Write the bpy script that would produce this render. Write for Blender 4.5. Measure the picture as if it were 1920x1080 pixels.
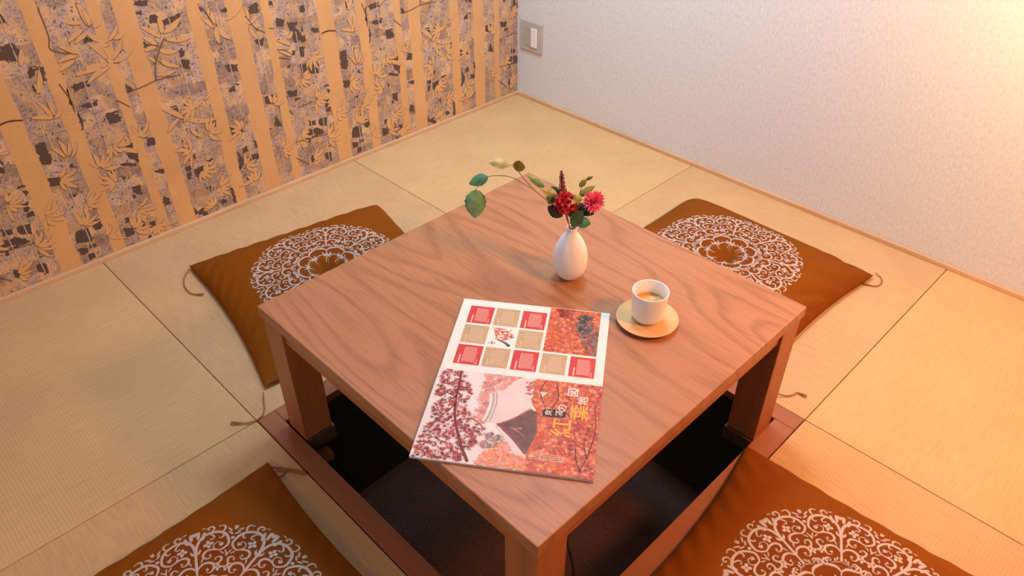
import bpy, bmesh, math, random
from mathutils import Vector, Matrix, noise
C = bpy.context.scene.collection
for o in list(bpy.data.objects): bpy.data.objects.remove(o)
PI = math.pi
# ------------------------------------------------------------ camera, world, lights, exposure
def make_camera():
    yaw, pitch, f = 3.93123886, 0.653636, 1430.556
    cam = bpy.data.cameras.new('camera'); co = bpy.data.objects.new('camera', cam); C.objects.link(co)
    cy, sy, cp, sp = math.cos(yaw), math.sin(yaw), math.cos(pitch), math.sin(pitch)
    fwd = Vector((cy*cp, sy*cp, -sp)); right = Vector((sy, -cy, 0)); up = right.cross(fwd)
    m = Matrix.Identity(4)
    for i in range(3):
        m[i][0] = right[i]; m[i][1] = up[i]; m[i][2] = -fwd[i]
    m.translation = Vector((2.219, 2.2052, 1.3353))
    co.matrix_world = m
    cam.sensor_width = 36; cam.sensor_fit = 'HORIZONTAL'; cam.lens = f*36/1920
    cam.clip_start = 0.02; cam.clip_end = 50
    bpy.context.scene.camera = co
make_camera()
w = bpy.data.worlds.new('world'); bpy.context.scene.world = w; w.use_nodes = True
w.node_tree.nodes['Background'].inputs[0].default_value = (0.95, 0.92, 0.92, 1)
w.node_tree.nodes['Background'].inputs[1].default_value = 0.17
def area(name, loc, target, size, power, col):
    l = bpy.data.lights.new(name, 'AREA'); l.shape = 'DISK'; l.size = size; l.energy = power; l.color = col
    o = bpy.data.objects.new(name, l); C.objects.link(o); o.location = loc
    o.rotation_euler = (Vector(target)-Vector(loc)).to_track_quat('-Z', 'Y').to_euler()
def point(name, loc, r, power, col):
    l = bpy.data.lights.new(name, 'POINT'); l.shadow_soft_size = r; l.energy = power; l.color = col
    o = bpy.data.objects.new(name, l); C.objects.link(o); o.location = loc
area('ceiling_lamp_light', (0.70, 0.95, 2.05), (0.10, 0.60, 0.2), 0.5, 24, (0.76, 0.95, 1.0))
area('cool_wall_fill', (1.3, 0.5, 1.9), (0, .8, .3), 0.5, 12, (0.55, 0.72, 1.0))  # added cool fill for the white wall, hung inside the room, no window
area('front_left_fill', (3.1, 1.7, 1.0), (1.7, 1.5, 0.1), 0.7, 5.5, (1.0, 0.80, 0.62))  # unseen low fill, added to brighten the near leg and apron faces
point('wall_lamp_light', (0.33, 2.02, 0.98), 0.09, 11, (1.0, 0.80, 0.34))
point('warm_right_fill', (0.90, 2.45, 1.35), 0.10, 72, (1.0, 0.31, 0.06))  # second warm light added to redden the right side, no known floor lamp
vs = bpy.context.scene.view_settings
vs.view_transform = 'Standard'; vs.look = 'None'; vs.gamma = 1; vs.use_curve_mapping = False; vs.exposure = 0.0
# ------------------------------------------------------------ helpers
def tag(o, label=None, cat=None, group=None, kind=None):
    if label: o['label'] = label
    if cat: o['category'] = cat
    if group: o['group'] = group
    if kind: o['kind'] = kind
    return o
def empty(name, loc, rz=0):
    o = bpy.data.objects.new(name, None); C.objects.link(o); o.location = loc; o.rotation_euler = (0, 0, rz)
    o.empty_display_size = 0.05
    return o
def link(name, me, mats, parent=None, smooth=False):
    me.update()
    for m in (mats if isinstance(mats, (list, tuple)) else [mats]): me.materials.append(m)
    if smooth:
        for p in me.polygons: p.use_smooth = True
    o = bpy.data.objects.new(name, me); C.objects.link(o)
    if parent: o.parent = parent
    return o
def from_bm(name, bm, mats, parent=None, smooth=False):
    me = bpy.data.meshes.new(name); bm.to_mesh(me); bm.free()
    return link(name, me, mats, parent, smooth)
def box(bm, x0, x1, y0, y1, z0, z1, bev=0):
    r = bmesh.ops.create_cube(bm, size=1)
    vs_ = r['verts']
    for v in vs_:
        v.co = Vector(((x0+x1)/2+v.co.x*(x1-x0), (y0+y1)/2+v.co.y*(y1-y0), (z0+z1)/2+v.co.z*(z1-z0)))
    if bev:
        es = list({e for v in vs_ for e in v.link_edges})
        bmesh.ops.bevel(bm, geom=es, offset=bev, segments=2, profile=0.5, affect='EDGES')
def boxo(name, mat, parent, *a, bev=0.0015):
    bm = bmesh.new(); box(bm, *a, bev=bev); return from_bm(name, bm, mat, parent)
def catmull(P, n=8):
    P = [Vector(p) for p in P]
    if len(P) < 3: 
        return [P[0].lerp(P[-1], i/n) for i in range(n+1)]
    Q = [P[0]*2-P[1]] + P + [P[-1]*2-P[-2]]; out = []
    for i in range(1, len(Q)-2):
        a, b, c, d = Q[i-1:i+3]
        for k in range(n):
            t = k/n
            out.append(0.5*((2*b)+(c-a)*t+(2*a-5*b+4*c-d)*t*t+(3*b-a-3*c+d)*t**3))
    out.append(P[-1]); return out
def tube(bm, P, r, sides=6, r1=None):
    rings = []; n = len(P)
    for i, p in enumerate(P):
        t = (P[min(i+1, n-1)]-P[max(i-1, 0)])
        if t.length < 1e-9: t = Vector((0, 0, 1))
        t.normalize()
        a = t.cross(Vector((0, 0, 1)) if abs(t.z) < .9 else Vector((1, 0, 0))).normalized(); b = t.cross(a)
        rr = r if r1 is None else r+(r1-r)*i/(n-1)
        rings.append([bm.verts.new(p+a*rr*math.cos(2*PI*k/sides)+b*rr*math.sin(2*PI*k/sides)) for k in range(sides)])
    for i in range(n-1):
        for k in range(sides):
            bm.faces.new((rings[i][k], rings[i][(k+1) % sides], rings[i+1][(k+1) % sides], rings[i+1][k]))
    bm.faces.new(rings[0][::-1]); bm.faces.new(rings[-1])
def lathe(bm, prof, seg=64):
    rings = []
    for r, z in prof:
        if r < 1e-6: rings.append([bm.verts.new((0, 0, z))])
        else: rings.append([bm.verts.new((r*math.cos(2*PI*k/seg), r*math.sin(2*PI*k/seg), z)) for k in range(seg)])
    for A, B_ in zip(rings, rings[1:]):
        for k in range(seg):
            k2 = (k+1) % seg
            if len(A) == 1 and len(B_) == 1: continue
            if len(A) == 1: bm.faces.new((A[0], B_[k2], B_[k]))
            elif len(B_) == 1: bm.faces.new((A[k], A[k2], B_[0]))
            else: bm.faces.new((A[k], A[k2], B_[k2], B_[k]))
    bmesh.ops.recalc_face_normals(bm, faces=bm.faces)
# ------------------------------------------------------------ materials
class NT:
    def __init__(s, name):
        s.m = bpy.data.materials.new(name); s.m.use_nodes = True; s.t = s.m.node_tree
        s.b = s.t.nodes['Principled BSDF']
    def n(s, typ, **kw):
        nd = s.t.nodes.new(typ)
        for k, v in kw.items():
            if k.startswith('i_'): nd.inputs[k[2:].replace('_', ' ')].default_value = v
            else: setattr(nd, k, v)
        return nd
    def l(s, a, b): s.t.links.new(a, b)
    def coord(s, scale=(1, 1, 1), rot=(0, 0, 0), loc=(0, 0, 0), kind='Object'):
        tc = s.n('ShaderNodeTexCoord'); mp = s.n('ShaderNodeMapping')
        mp.inputs['Scale'].default_value = scale; mp.inputs['Rotation'].default_value = rot; mp.inputs['Location'].default_value = loc
        s.l(tc.outputs[kind], mp.inputs['Vector']); return mp.outputs['Vector']
    def noise(s, vec, scale, detail=4, rough=.5, dist=0):
        nd = s.n('ShaderNodeTexNoise'); nd.inputs['Scale'].default_value = scale; nd.inputs['Detail'].default_value = detail
        nd.inputs['Roughness'].default_value = rough; nd.inputs['Distortion'].default_value = dist
        s.l(vec, nd.inputs['Vector']); return nd.outputs['Fac']
    def ramp(s, fac, stops):
        r = s.n('ShaderNodeValToRGB'); e = r.color_ramp.elements
        while len(e) < len(stops): e.new(0.5)
        for i, (p, c) in enumerate(stops):
            e[i].position = p; e[i].color = (c[0], c[1], c[2], 1) if isinstance(c, (tuple, list)) else (c, c, c, 1)
        s.l(fac, r.inputs['Fac']); return r.outputs['Color']
    def mix(s, fac, a, b, mode='MIX'):
        nd = s.n('ShaderNodeMix', data_type='RGBA', blend_type=mode)
        for i, v in ((0, fac), (6, a), (7, b)):
            if hasattr(v, 'is_output'): s.l(v, nd.inputs[i])
            else: nd.inputs[i].default_value = v if i == 0 else (v[0], v[1], v[2], 1)
        return nd.outputs[2]
    def math(s, op, a, b=0.0):
        nd = s.n('ShaderNodeMath', operation=op)
        for i, v in ((0, a), (1, b)):
            if hasattr(v, 'is_output'): s.l(v, nd.inputs[i])
            else: nd.inputs[i].default_value = v
        return nd.outputs[0]
    def bump(s, h, strength, dist=.001):
        b = s.n('ShaderNodeBump'); b.inputs['Strength'].default_value = strength; b.inputs['Distance'].default_value = dist
        s.l(h, b.inputs['Height']); s.l(b.outputs['Normal'], s.b.inputs['Normal'])
    def fin(s, col=None, rough=.6, **kw):
        if col is not None:
            if hasattr(col, 'is_output'): s.l(col, s.b.inputs['Base Color'])
            else: s.b.inputs['Base Color'].default_value = (*col, 1)
        s.b.inputs['Roughness'].default_value = rough
        for k, v in kw.items(): s.b.inputs[k.replace('_', ' ')].default_value = v
        return s.m
def simple(name, col, rough=.6, var=.12, scale=40, bump=0, **kw):
    t = NT(name); v = t.coord(); n = t.noise(v, scale, 4)
    c = t.ramp(n, [(0.3, tuple(max(0, x*(1-var)) for x in col)), (0.7, tuple(min(1, x*(1+var)) for x in col))])
    if bump: t.bump(n, bump, .0006)
    return t.fin(c, rough, **kw)
def wood(name, dark, light, axis='y', rings=17, rough=.38, rot=0.0, grain=1.0):
    """open-grained board: stretched growth rings plus fine pores running along `axis`"""
    t = NT(name)
    along, across = .17, 1.0
    sc = (across, along, across) if axis == 'y' else ((along, across, across) if axis == 'x' else (across, across, along))
    v = t.coord(scale=sc, rot=(0, 0, rot))
    big = t.noise(v, 3.0, 2, .5, .08)
    ringf = t.math('FRACT', t.math('MULTIPLY', big, rings))
    ringc = t.ramp(ringf, [(0.0, .55), (0.10, 1.0), (0.60, .85), (0.88, .12), (1.0, .45)])
    f = .03
    sc2 = (1, f, 1) if axis == 'y' else ((f, 1, 1) if axis == 'x' else (1, 1, f))
    v2 = t.coord(scale=sc2, rot=(0, 0, rot))
    fine = t.noise(v2, 420, 3, .65)
    finec = t.ramp(fine, [(0.36, 0.0), (0.50, 1.0)])
    tone = t.mix(.45*grain, ringc, finec)
    col = t.mix(tone, dark, light)
    slow = t.noise(t.coord(), 2.2, 2)
    col = t.mix(t.ramp(slow, [(0.3, 0.0), (0.7, .35)]), col, tuple(x*.82 for x in light))
    t.bump(finec, .12, .0004)
    return t.fin(col, rough, Specular_IOR_Level=.28)
BLK=[[(1.809, 0.665), (1.781, 0.668), (1.773, 0.643), (1.787, 0.62), (1.821, 0.633)], [(1.762, 0.6), (1.745, 0.594), (1.772, 0.569), (1.775, 0.583)], [(1.743, 0.595), (1.734, 0.593), (1.738, 0.559), (1.753, 0.553)], [(1.823, 0.402), (1.799, 0.401), (1.797, 0.346), (1.821, 0.344)], [(1.691, 0.528), (1.64, 0.529), (1.642, 0.514), (1.68, 0.51)], [(1.686, 0.472), (1.635, 0.471), (1.639, 0.457), (1.679, 0.462)], [(1.629, 0.431), (1.592, 0.427), (1.596, 0.397), (1.627, 0.396)], [(1.6, 0.327), (1.585, 0.325), (1.587, 0.308), (1.601, 0.315)], [(1.609, 0.301), (1.581, 0.295), (1.583, 0.262), (1.605, 0.279)], [(1.636, 0.276), (1.588, 0.26), (1.594, 0.254), (1.637, 0.268)], [(1.472, 0.594), (1.449, 0.574), (1.474, 0.576)], [(1.55, 0.494), (1.532, 0.47), (1.554, 0.469)], [(1.698, 0.53), (1.7, 0.48), (1.7, 0.465), (1.705, 0.481)], [(1.695, 0.456), (1.688, 0.416), (1.7, 0.401)], [(1.618, 0.641), (1.587, 0.63), (1.62, 0.621)], [(1.825, 0.303), (1.797, 0.296), (1.801, 0.274), (1.824, 0.277)], [(1.789, 0.235), (1.766, 0.234), (1.785, 0.219)], [(1.811, 0.121), (1.776, 0.118), (1.781, 0.075), (1.824, 0.084)], [(1.766, 0.136), (1.74, 0.133), (1.739, 0.105), (1.761, 0.106)], [(1.981, 0.165), (1.945, 0.165), (1.929, 0.145), (1.986, 0.142)], [(1.997, 0.078), (1.976, 0.071), (1.985, 0.049), (1.999, 0.054)], [(1.937, 0.065), (1.917, 0.062), (1.918, 0.028), (1.941, 0.044)], [(1.909, 0.253), (1.892, 0.254), (1.901, 0.229), (1.91, 0.233)], [(1.673, 0.252), (1.658, 0.267), (1.649, 0.253)], [(1.627, 0.195), (1.6, 0.193), (1.603, 0.158), (1.626, 0.173)], [(1.645, 0.236), (1.631, 0.233), (1.638, 0.221)], [(1.822, 0.067), (1.799, 0.06), (1.801, 0.043), (1.823, 0.044)], [(1.687, 0.077), (1.658, 0.068), (1.662, 0.042), (1.689, 0.045)], [(1.673, 0.108), (1.655, 0.104), (1.66, 0.088), (1.675, 0.09)], [(1.765, 0.316), (1.753, 0.323), (1.752, 0.307)], [(1.912, 0.391), (1.908, 0.382), (1.918, 0.355), (1.923, 0.361)], [(1.944, 0.194), (1.907, 0.195), (1.915, 0.168), (1.946, 0.179)], [(1.826, 0.357), (1.808, 0.352), (1.812, 0.341)], [(1.449, 0.392), (1.429, 0.39), (1.435, 0.349)], [(1.364, 0.324), (1.326, 0.313), (1.332, 0.289)], [(1.458, 0.198), (1.434, 0.194), (1.443, 0.175), (1.459, 0.181)], [(1.46, 0.177), (1.442, 0.174), (1.449, 0.154), (1.46, 0.154)], [(1.434, 0.18), (1.401, 0.181), (1.41, 0.148), (1.432, 0.152)], [(1.391, 0.195), (1.363, 0.194), (1.367, 0.177)], [(1.466, 0.058), (1.459, 0.036), (1.424, 0.043), (1.431, 0.024), (1.47, 0.029)], [(1.41, 0.106), (1.395, 0.105), (1.4, 0.083)], [(1.335, 0.073), (1.324, 0.069), (1.328, 0.014), (1.337, 0.018)], [(1.286, 0.272), (1.259, 0.265), (1.237, 0.242), (1.286, 0.247)], [(1.254, 0.158), (1.215, 0.156), (1.215, 0.137), (1.256, 0.14)], [(1.282, 0.187), (1.264, 0.148), (1.289, 0.12)], [(1.22, 0.206), (1.211, 0.203), (1.211, 0.175), (1.219, 0.178)], [(1.152, 0.332), (1.107, 0.323), (1.114, 0.293), (1.148, 0.309)], [(1.125, 0.261), (1.111, 0.215), (1.137, 0.229)], [(1.549, 0.131), (1.534, 0.12), (1.532, 0.096), (1.552, 0.1)], [(1.543, 0.324), (1.52, 0.32), (1.522, 0.295), (1.546, 0.3)], [(1.546, 0.219), (1.519, 0.217), (1.523, 0.201), (1.545, 0.21)], [(1.465, 0.703), (1.428, 0.696), (1.433, 0.681), (1.466, 0.689)], [(1.409, 0.635), (1.35, 0.643), (1.35, 0.631), (1.408, 0.617)], [(1.386, 0.518), (1.359, 0.514), (1.364, 0.483), (1.39, 0.496)], [(1.256, 0.466), (1.216, 0.459), (1.219, 0.439), (1.252, 0.445)], [(1.143, 0.616), (1.112, 0.622), (1.114, 0.59), (1.144, 0.594)], [(1.147, 0.516), (1.114, 0.514), (1.123, 0.489), (1.143, 0.504)], [(1.148, 0.336), (1.116, 0.33), (1.115, 0.296), (1.151, 0.311)], [(1.449, 0.394), (1.43, 0.391), (1.435, 0.362)], [(1.254, 0.407), (1.223, 0.4), (1.228, 0.393)], [(1.379, 0.613), (1.355, 0.623), (1.363, 0.607)], [(1.293, 0.661), (1.283, 0.634), (1.29, 0.633)], [(1.009, 0.402), (0.981, 0.396), (0.984, 0.362), (1.007, 0.369)], [(0.975, 0.397), (0.941, 0.389), (0.945, 0.353), (0.977, 0.364)], [(1.073, 0.328), (1.035, 0.322), (1.039, 0.303), (1.065, 0.307)], [(0.927, 0.296), (0.912, 0.284), (0.918, 0.274)], [(0.939, 0.257), (0.926, 0.237), (0.935, 0.226)], [(1.013, 0.173), (0.983, 0.17), (0.984, 0.138), (1.039, 0.141)], [(0.978, 0.161), (0.954, 0.142), (0.981, 0.141)], [(0.854, 0.394), (0.832, 0.388), (0.831, 0.339), (0.853, 0.344)], [(0.855, 0.303), (0.829, 0.283), (0.855, 0.279)], [(0.837, 0.122), (0.823, 0.125), (0.827, 0.079), (0.848, 0.087)], [(0.818, 0.124), (0.806, 0.107), (0.81, 0.078), (0.822, 0.082)], [(0.793, 0.132), (0.767, 0.128), (0.77, 0.103), (0.789, 0.105)], [(1.025, 0.075), (1.005, 0.07), (1.012, 0.047), (1.027, 0.052)], [(0.969, 0.061), (0.943, 0.06), (0.947, 0.04), (0.969, 0.044)], [(1.011, 0.204), (0.984, 0.197), (0.987, 0.18), (1.012, 0.187)], [(0.967, 0.198), (0.941, 0.193), (0.946, 0.162), (0.971, 0.175)], [(1.025, 0.542), (0.986, 0.536), (1.004, 0.52), (0.984, 0.503), (0.986, 0.48), (1.005, 0.47), (1.017, 0.485), (1.012, 0.509), (1.025, 0.517)], [(0.945, 0.506), (0.919, 0.5), (0.922, 0.485), (0.945, 0.493)], [(1.063, 0.561), (1.031, 0.554), (1.038, 0.535), (1.063, 0.536)], [(0.999, 0.455), (0.982, 0.453), (0.986, 0.415), (1.0, 0.424)], [(1.026, 0.452), (1.018, 0.45), (1.018, 0.434), (1.028, 0.437)], [(1.076, 0.616), (1.065, 0.616), (1.065, 0.602), (1.078, 0.605)]]
LVS=[(1.598, 0.668, 1.606, 0.727, 0.008), (1.593, 0.665, 1.597, 0.708, 0.0066), (1.585, 0.659, 1.558, 0.679, 0.008), (1.611, 0.675, 1.646, 0.683, 0.0058), (1.613, 0.659, 1.656, 0.637, 0.0074), (1.605, 0.647, 1.642, 0.63, 0.0066), (1.605, 0.647, 1.559, 0.613, 0.008), (1.555, 0.625, 1.514, 0.623, 0.0074), (1.561, 0.605, 1.61, 0.613, 0.0066), (1.558, 0.617, 1.524, 0.651, 0.0058), (1.577, 0.571, 1.612, 0.626, 0.008), (1.575, 0.562, 1.584, 0.611, 0.008), (1.562, 0.558, 1.505, 0.58, 0.0069), (1.565, 0.567, 1.525, 0.613, 0.0066), (1.582, 0.555, 1.641, 0.562, 0.0069), (1.6, 0.551, 1.673, 0.55, 0.0074), (1.579, 0.55, 1.647, 0.521, 0.0074), (1.64, 0.6, 1.681, 0.631, 0.0069), (1.64, 0.6, 1.696, 0.594, 0.0064), (1.657, 0.588, 1.702, 0.571, 0.0069), (1.415, 0.601, 1.414, 0.651, 0.008), (1.41, 0.602, 1.352, 0.632, 0.009), (1.422, 0.592, 1.468, 0.633, 0.008), (1.437, 0.574, 1.47, 0.604, 0.0069), (1.411, 0.585, 1.336, 0.571, 0.0069), (1.442, 0.57, 1.475, 0.566, 0.0064), (1.436, 0.56, 1.386, 0.543, 0.008), (1.445, 0.536, 1.393, 0.499, 0.0069), (1.454, 0.529, 1.474, 0.552, 0.0053), (1.46, 0.494, 1.405, 0.492, 0.0064), (1.27, 0.618, 1.271, 0.653, 0.0053), (1.257, 0.593, 1.271, 0.636, 0.0074), (1.255, 0.583, 1.221, 0.538, 0.008), (1.255, 0.583, 1.258, 0.533, 0.008), (1.265, 0.581, 1.294, 0.619, 0.0064), (1.223, 0.594, 1.159, 0.629, 0.0069), (1.157, 0.569, 1.123, 0.58, 0.0053), (1.154, 0.559, 1.133, 0.516, 0.0064), (1.151, 0.573, 1.156, 0.62, 0.0048), (1.027, 0.47, 1.072, 0.496, 0.0064), (1.033, 0.436, 1.073, 0.462, 0.0053), (1.034, 0.491, 1.013, 0.511, 0.0053), (1.77, 0.531, 1.746, 0.587, 0.0069), (1.763, 0.529, 1.77, 0.557, 0.0053), (1.757, 0.457, 1.78, 0.513, 0.0058), (1.757, 0.457, 1.806, 0.473, 0.0064), (1.751, 0.464, 1.755, 0.509, 0.0058), (1.754, 0.456, 1.727, 0.474, 0.0053), (1.759, 0.347, 1.766, 0.397, 0.0053), (1.755, 0.346, 1.742, 0.384, 0.0048), (1.764, 0.344, 1.788, 0.381, 0.0053), (1.749, 0.339, 1.725, 0.373, 0.0042), (1.421, 0.347, 1.475, 0.394, 0.008), (1.421, 0.347, 1.324, 0.313, 0.008), (1.434, 0.352, 1.477, 0.321, 0.0064), (1.404, 0.372, 1.352, 0.381, 0.0064), (1.346, 0.384, 1.298, 0.414, 0.0048), (1.41, 0.313, 1.381, 0.272, 0.0064), (1.783, 0.609, 1.769, 0.646, 0.0069), (1.576, 0.29, 1.626, 0.318, 0.0069), (1.594, 0.321, 1.598, 0.352, 0.0058)]
STM=[[(1.548, 0.469), (1.512, 0.472), (1.468, 0.48)], [(1.468, 0.48), (1.454, 0.529), (1.415, 0.586)], [(1.879, 0.48), (1.852, 0.482), (1.825, 0.473)], [(1.697, 0.734), (1.696, 0.663), (1.701, 0.628), (1.644, 0.601)], [(1.468, 0.48), (1.432, 0.479), (1.395, 0.476)], [(1.713, 0.54), (1.699, 0.488), (1.701, 0.457)], [(1.154, 0.583), (1.135, 0.55), (1.108, 0.531)], [(1.286, 0.648), (1.271, 0.614), (1.263, 0.589)], [(0.911, 0.477), (0.895, 0.481), (0.856, 0.476)], [(1.09, 0.539), (1.075, 0.534)], [(1.078, 0.468), (1.056, 0.461), (1.036, 0.447)], [(1.077, 0.442), (1.043, 0.429)], [(0.616, 0.456), (0.587, 0.427)], [(1.076, 0.146), (1.017, 0.141), (0.947, 0.134)], [(1.074, 0.264), (1.065, 0.245)], [(1.083, 0.09), (1.038, 0.048)], [(1.041, 0.261), (0.984, 0.267)]]
FBR={'main': [(1.1999, 1.351, 0.4703), (1.2074, 1.345, 0.4981), (1.2138, 1.3437, 0.5141), (1.2284, 1.3355, 0.5326), (1.2413, 1.3201, 0.546), (1.2524, 1.2959, 0.564), (1.2567, 1.2752, 0.5695), (1.2622, 1.2453, 0.5759), (1.2713, 1.2188, 0.5751), (1.2849, 1.1948, 0.5688), (1.2948, 1.1907, 0.5629), (1.3063, 1.1895, 0.5566), (1.3123, 1.1854, 0.5449)], 'sub': [(1.2524, 1.2959, 0.564), (1.2509, 1.2744, 0.5719), (1.253, 1.2563, 0.5847), (1.2493, 1.2451, 0.587), (1.2537, 1.2368, 0.5965), (1.2573, 1.2277, 0.5974)], 's3': [(1.1981, 1.3531, 0.4705), (1.1963, 1.3553, 0.487), (1.1935, 1.3586, 0.5086), (1.1911, 1.3614, 0.5403), (1.184, 1.3543, 0.5529), (1.1774, 1.3545, 0.5687)], 's_pink': [(1.1975, 1.3538, 0.4705), (1.1956, 1.3591, 0.4927), (1.1956, 1.3716, 0.5196), (1.1865, 1.3856, 0.5405)], 's_red': [(1.2005, 1.3503, 0.4703), (1.2091, 1.3477, 0.5), (1.216, 1.3472, 0.5303)], 's_sp': [(1.1995, 1.3483, 0.4689), (1.1986, 1.3369, 0.5013), (1.2029, 1.3287, 0.5417), (1.2012, 1.3182, 0.5959)]}
FLV=[((1.2854, 1.1941, 0.5688), (1.3145, 1.1672, 0.552), 0.0214, 0), ((1.3123, 1.1854, 0.5456), (1.3279, 1.198, 0.4889), 0.036, 1), ((1.2573, 1.2277, 0.5974), (1.2879, 1.199, 0.605), 0.0214, 2), ((1.2493, 1.2451, 0.5856), (1.2482, 1.2464, 0.6111), 0.0204, 3), ((1.2148, 1.2864, 0.5519), (1.2263, 1.2492, 0.5695), 0.0117, 4), ((1.2126, 1.3202, 0.5495), (1.2414, 1.3013, 0.5644), 0.0146, 2), ((1.2104, 1.3197, 0.5411), (1.2135, 1.3034, 0.5605), 0.0195, 5), ((1.222, 1.3245, 0.5376), (1.2411, 1.3172, 0.5549), 0.0165, 6), ((1.218, 1.3418, 0.5088), (1.2468, 1.3261, 0.5385), 0.0204, 7), ((1.1816, 1.3603, 0.5063), (1.1974, 1.3383, 0.5014), 0.0175, 7), ((1.2067, 1.3584, 0.4866), (1.2063, 1.3822, 0.5351), 0.0214, 6), ((1.2003, 1.3629, 0.4987), (1.1983, 1.3996, 0.508), 0.0185, 1), ((1.1865, 1.3513, 0.5257), (1.1711, 1.3853, 0.5128), 0.0214, 7), ((1.1855, 1.3525, 0.5466), (1.1491, 1.3649, 0.5615), 0.0117, 8), ((1.1813, 1.3498, 0.5663), (1.1683, 1.3575, 0.5805), 0.0097, 3), ((1.1694, 1.3562, 0.5794), (1.1565, 1.3638, 0.5848), 0.0051, 6), ((1.1982, 1.3717, 0.5497), (1.2143, 1.3649, 0.5638), 0.0136, 4), ((1.2063, 1.3433, 0.5096), (1.2016, 1.3645, 0.5274), 0.0156, 7)]
FPT={'dahlia': (1.1812, 1.392, 0.5492), 'red': (1.2184, 1.3475, 0.5418), 'camdir': (0.767, 0.6416, 0.0)}
EMB={'main': [(0.402, 0.175), (0.502, 0.205), (0.601, 0.248), (0.684, 0.281), (0.769, 0.297), (0.844, 0.282), (0.892, 0.234), (0.911, 0.158), (0.889, 0.076), (0.817, 0.026), (0.766, 0.023), (0.715, 0.069), (0.726, 0.127), (0.767, 0.146), (0.798, 0.115), (0.783, 0.081), (0.76, 0.092)], 's2': [(0.712, 0.072), (0.716, 0.144), (0.696, 0.192), (0.655, 0.206), (0.624, 0.183), (0.62, 0.145), (0.644, 0.128), (0.658, 0.148)], 's2leaf': [(0.621, 0.193), (0.566, 0.194)], 's3': [(0.498, 0.201), (0.549, 0.184), (0.576, 0.142), (0.568, 0.088), (0.527, 0.068), (0.486, 0.082), (0.487, 0.116), (0.518, 0.119)], 's4': [(0.565, 0.084), (0.581, 0.04), (0.626, 0.029), (0.643, 0.059), (0.623, 0.087), (0.606, 0.077)], 'out1': [(0.897, 0.117), (0.948, 0.1), (0.982, 0.113), (0.986, 0.15), (0.973, 0.164)], 'out2': [(0.905, 0.213), (0.949, 0.202), (0.973, 0.226), (0.964, 0.256), (0.936, 0.264), (0.943, 0.243)], 'dash': [(0.951, 0.318), (0.954, 0.274)], 'in1': [(0.888, 0.237), (0.874, 0.196), (0.853, 0.169), (0.822, 0.18), (0.83, 0.2)], 'in2': [(0.893, 0.1), (0.866, 0.087), (0.839, 0.108), (0.852, 0.121)], 'stemleaf': [(0.646, 0.271), (0.694, 0.25), (0.721, 0.256)], 'flower': [(0.771, 0.198)], 'flower2': [(0.537, 0.037)], 'fan': [(0.901, 0.391), (0.886, 0.309), (0.829, 0.436), (0.777, 0.372), (0.811, 0.351), (0.817, 0.303)], 'fan2': [(0.829, 0.422), (0.812, 0.392), (0.856, 0.367), (0.862, 0.326)], 'lotus': [(0.947, 0.052), (0.97, 0.014), (0.939, -0.03), (0.878, 0.005), (0.94, 0.011)], 'sun': [(0.687, 0.048), (0.697, 0.018), (0.673, -0.006), (0.676, -0.03), (0.696, -0.051)], 'cc': [(0.4, 0.005), (0.383, 0.056), (0.36, 0.101), (0.309, 0.126), (0.268, 0.112)], 'cc_in': [(0.291, 0.034), (0.267, 0.071)], 'curl': [(0.397, 0.042), (0.438, 0.035), (0.455, 0.059), (0.438, 0.083), (0.418, 0.069)], 'arc': [(0.307, 0.238), (0.365, 0.214), (0.395, 0.169), (0.398, 0.124), (0.391, 0.09)], 'drop': [(0.439, 0.144), (0.386, 0.22), (0.601, -0.002), (0.468, -0.003)], 'lastcurl': [(0.287, 0.252), (0.291, 0.283), (0.325, 0.303), (0.346, 0.289), (0.345, 0.262), (0.315, 0.272)]}
TAS={'Aleft': [(1.613, 0.241, 0.004), (1.638, 0.259, 0.004), (1.657, 0.297, 0.004), (1.662, 0.334, 0.004), (1.657, 0.355, 0.004), (1.646, 0.367, 0.004)], 'Anear': [(1.722, 0.848, 0.004), (1.736, 0.872, 0.004), (1.747, 0.893, 0.004), (1.761, 0.907, 0.004), (1.78, 0.911, 0.004), (1.8, 0.902, 0.004), (1.817, 0.885, 0.004)], 'Cfar': [(1.832, 1.058, 0.004), (1.81, 1.08, 0.004), (1.792, 1.105, 0.004), (1.782, 1.122, 0.004), (1.784, 1.129, 0.004), (1.796, 1.111, 0.004), (1.811, 1.083, 0.004)], 'Cfar2': [(1.832, 1.058, 0.004), (1.817, 1.077, 0.004), (1.815, 1.093, 0.004), (1.827, 1.094, 0.004), (1.835, 1.077, 0.004)], 'Bright': [(0.191, 1.676, 0.004), (0.193, 1.692, 0.004), (0.208, 1.704, 0.004), (0.231, 1.707, 0.004), (0.248, 1.699, 0.004), (0.258, 1.671, 0.004)], 'Bnear': [(0.841, 1.725, 0.004), (0.827, 1.742, 0.004), (0.812, 1.753, 0.004), (0.797, 1.757, 0.004), (0.794, 1.768, 0.004)], 'Dfar': [(1.054, 1.775, 0.03), (1.073, 1.773, 0.03), (1.071, 1.779, 0.03), (1.058, 1.783, 0.03), (1.05, 1.794, 0.03), (1.045, 1.789, 0.03)]}
CORD=[(1.6, 1.714, 0.192), (1.6, 1.716, 0.18), (1.6, 1.723, 0.164), (1.6, 1.731, 0.142), (1.6, 1.736, 0.115), (1.6, 1.738, 0.092)]
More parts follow.
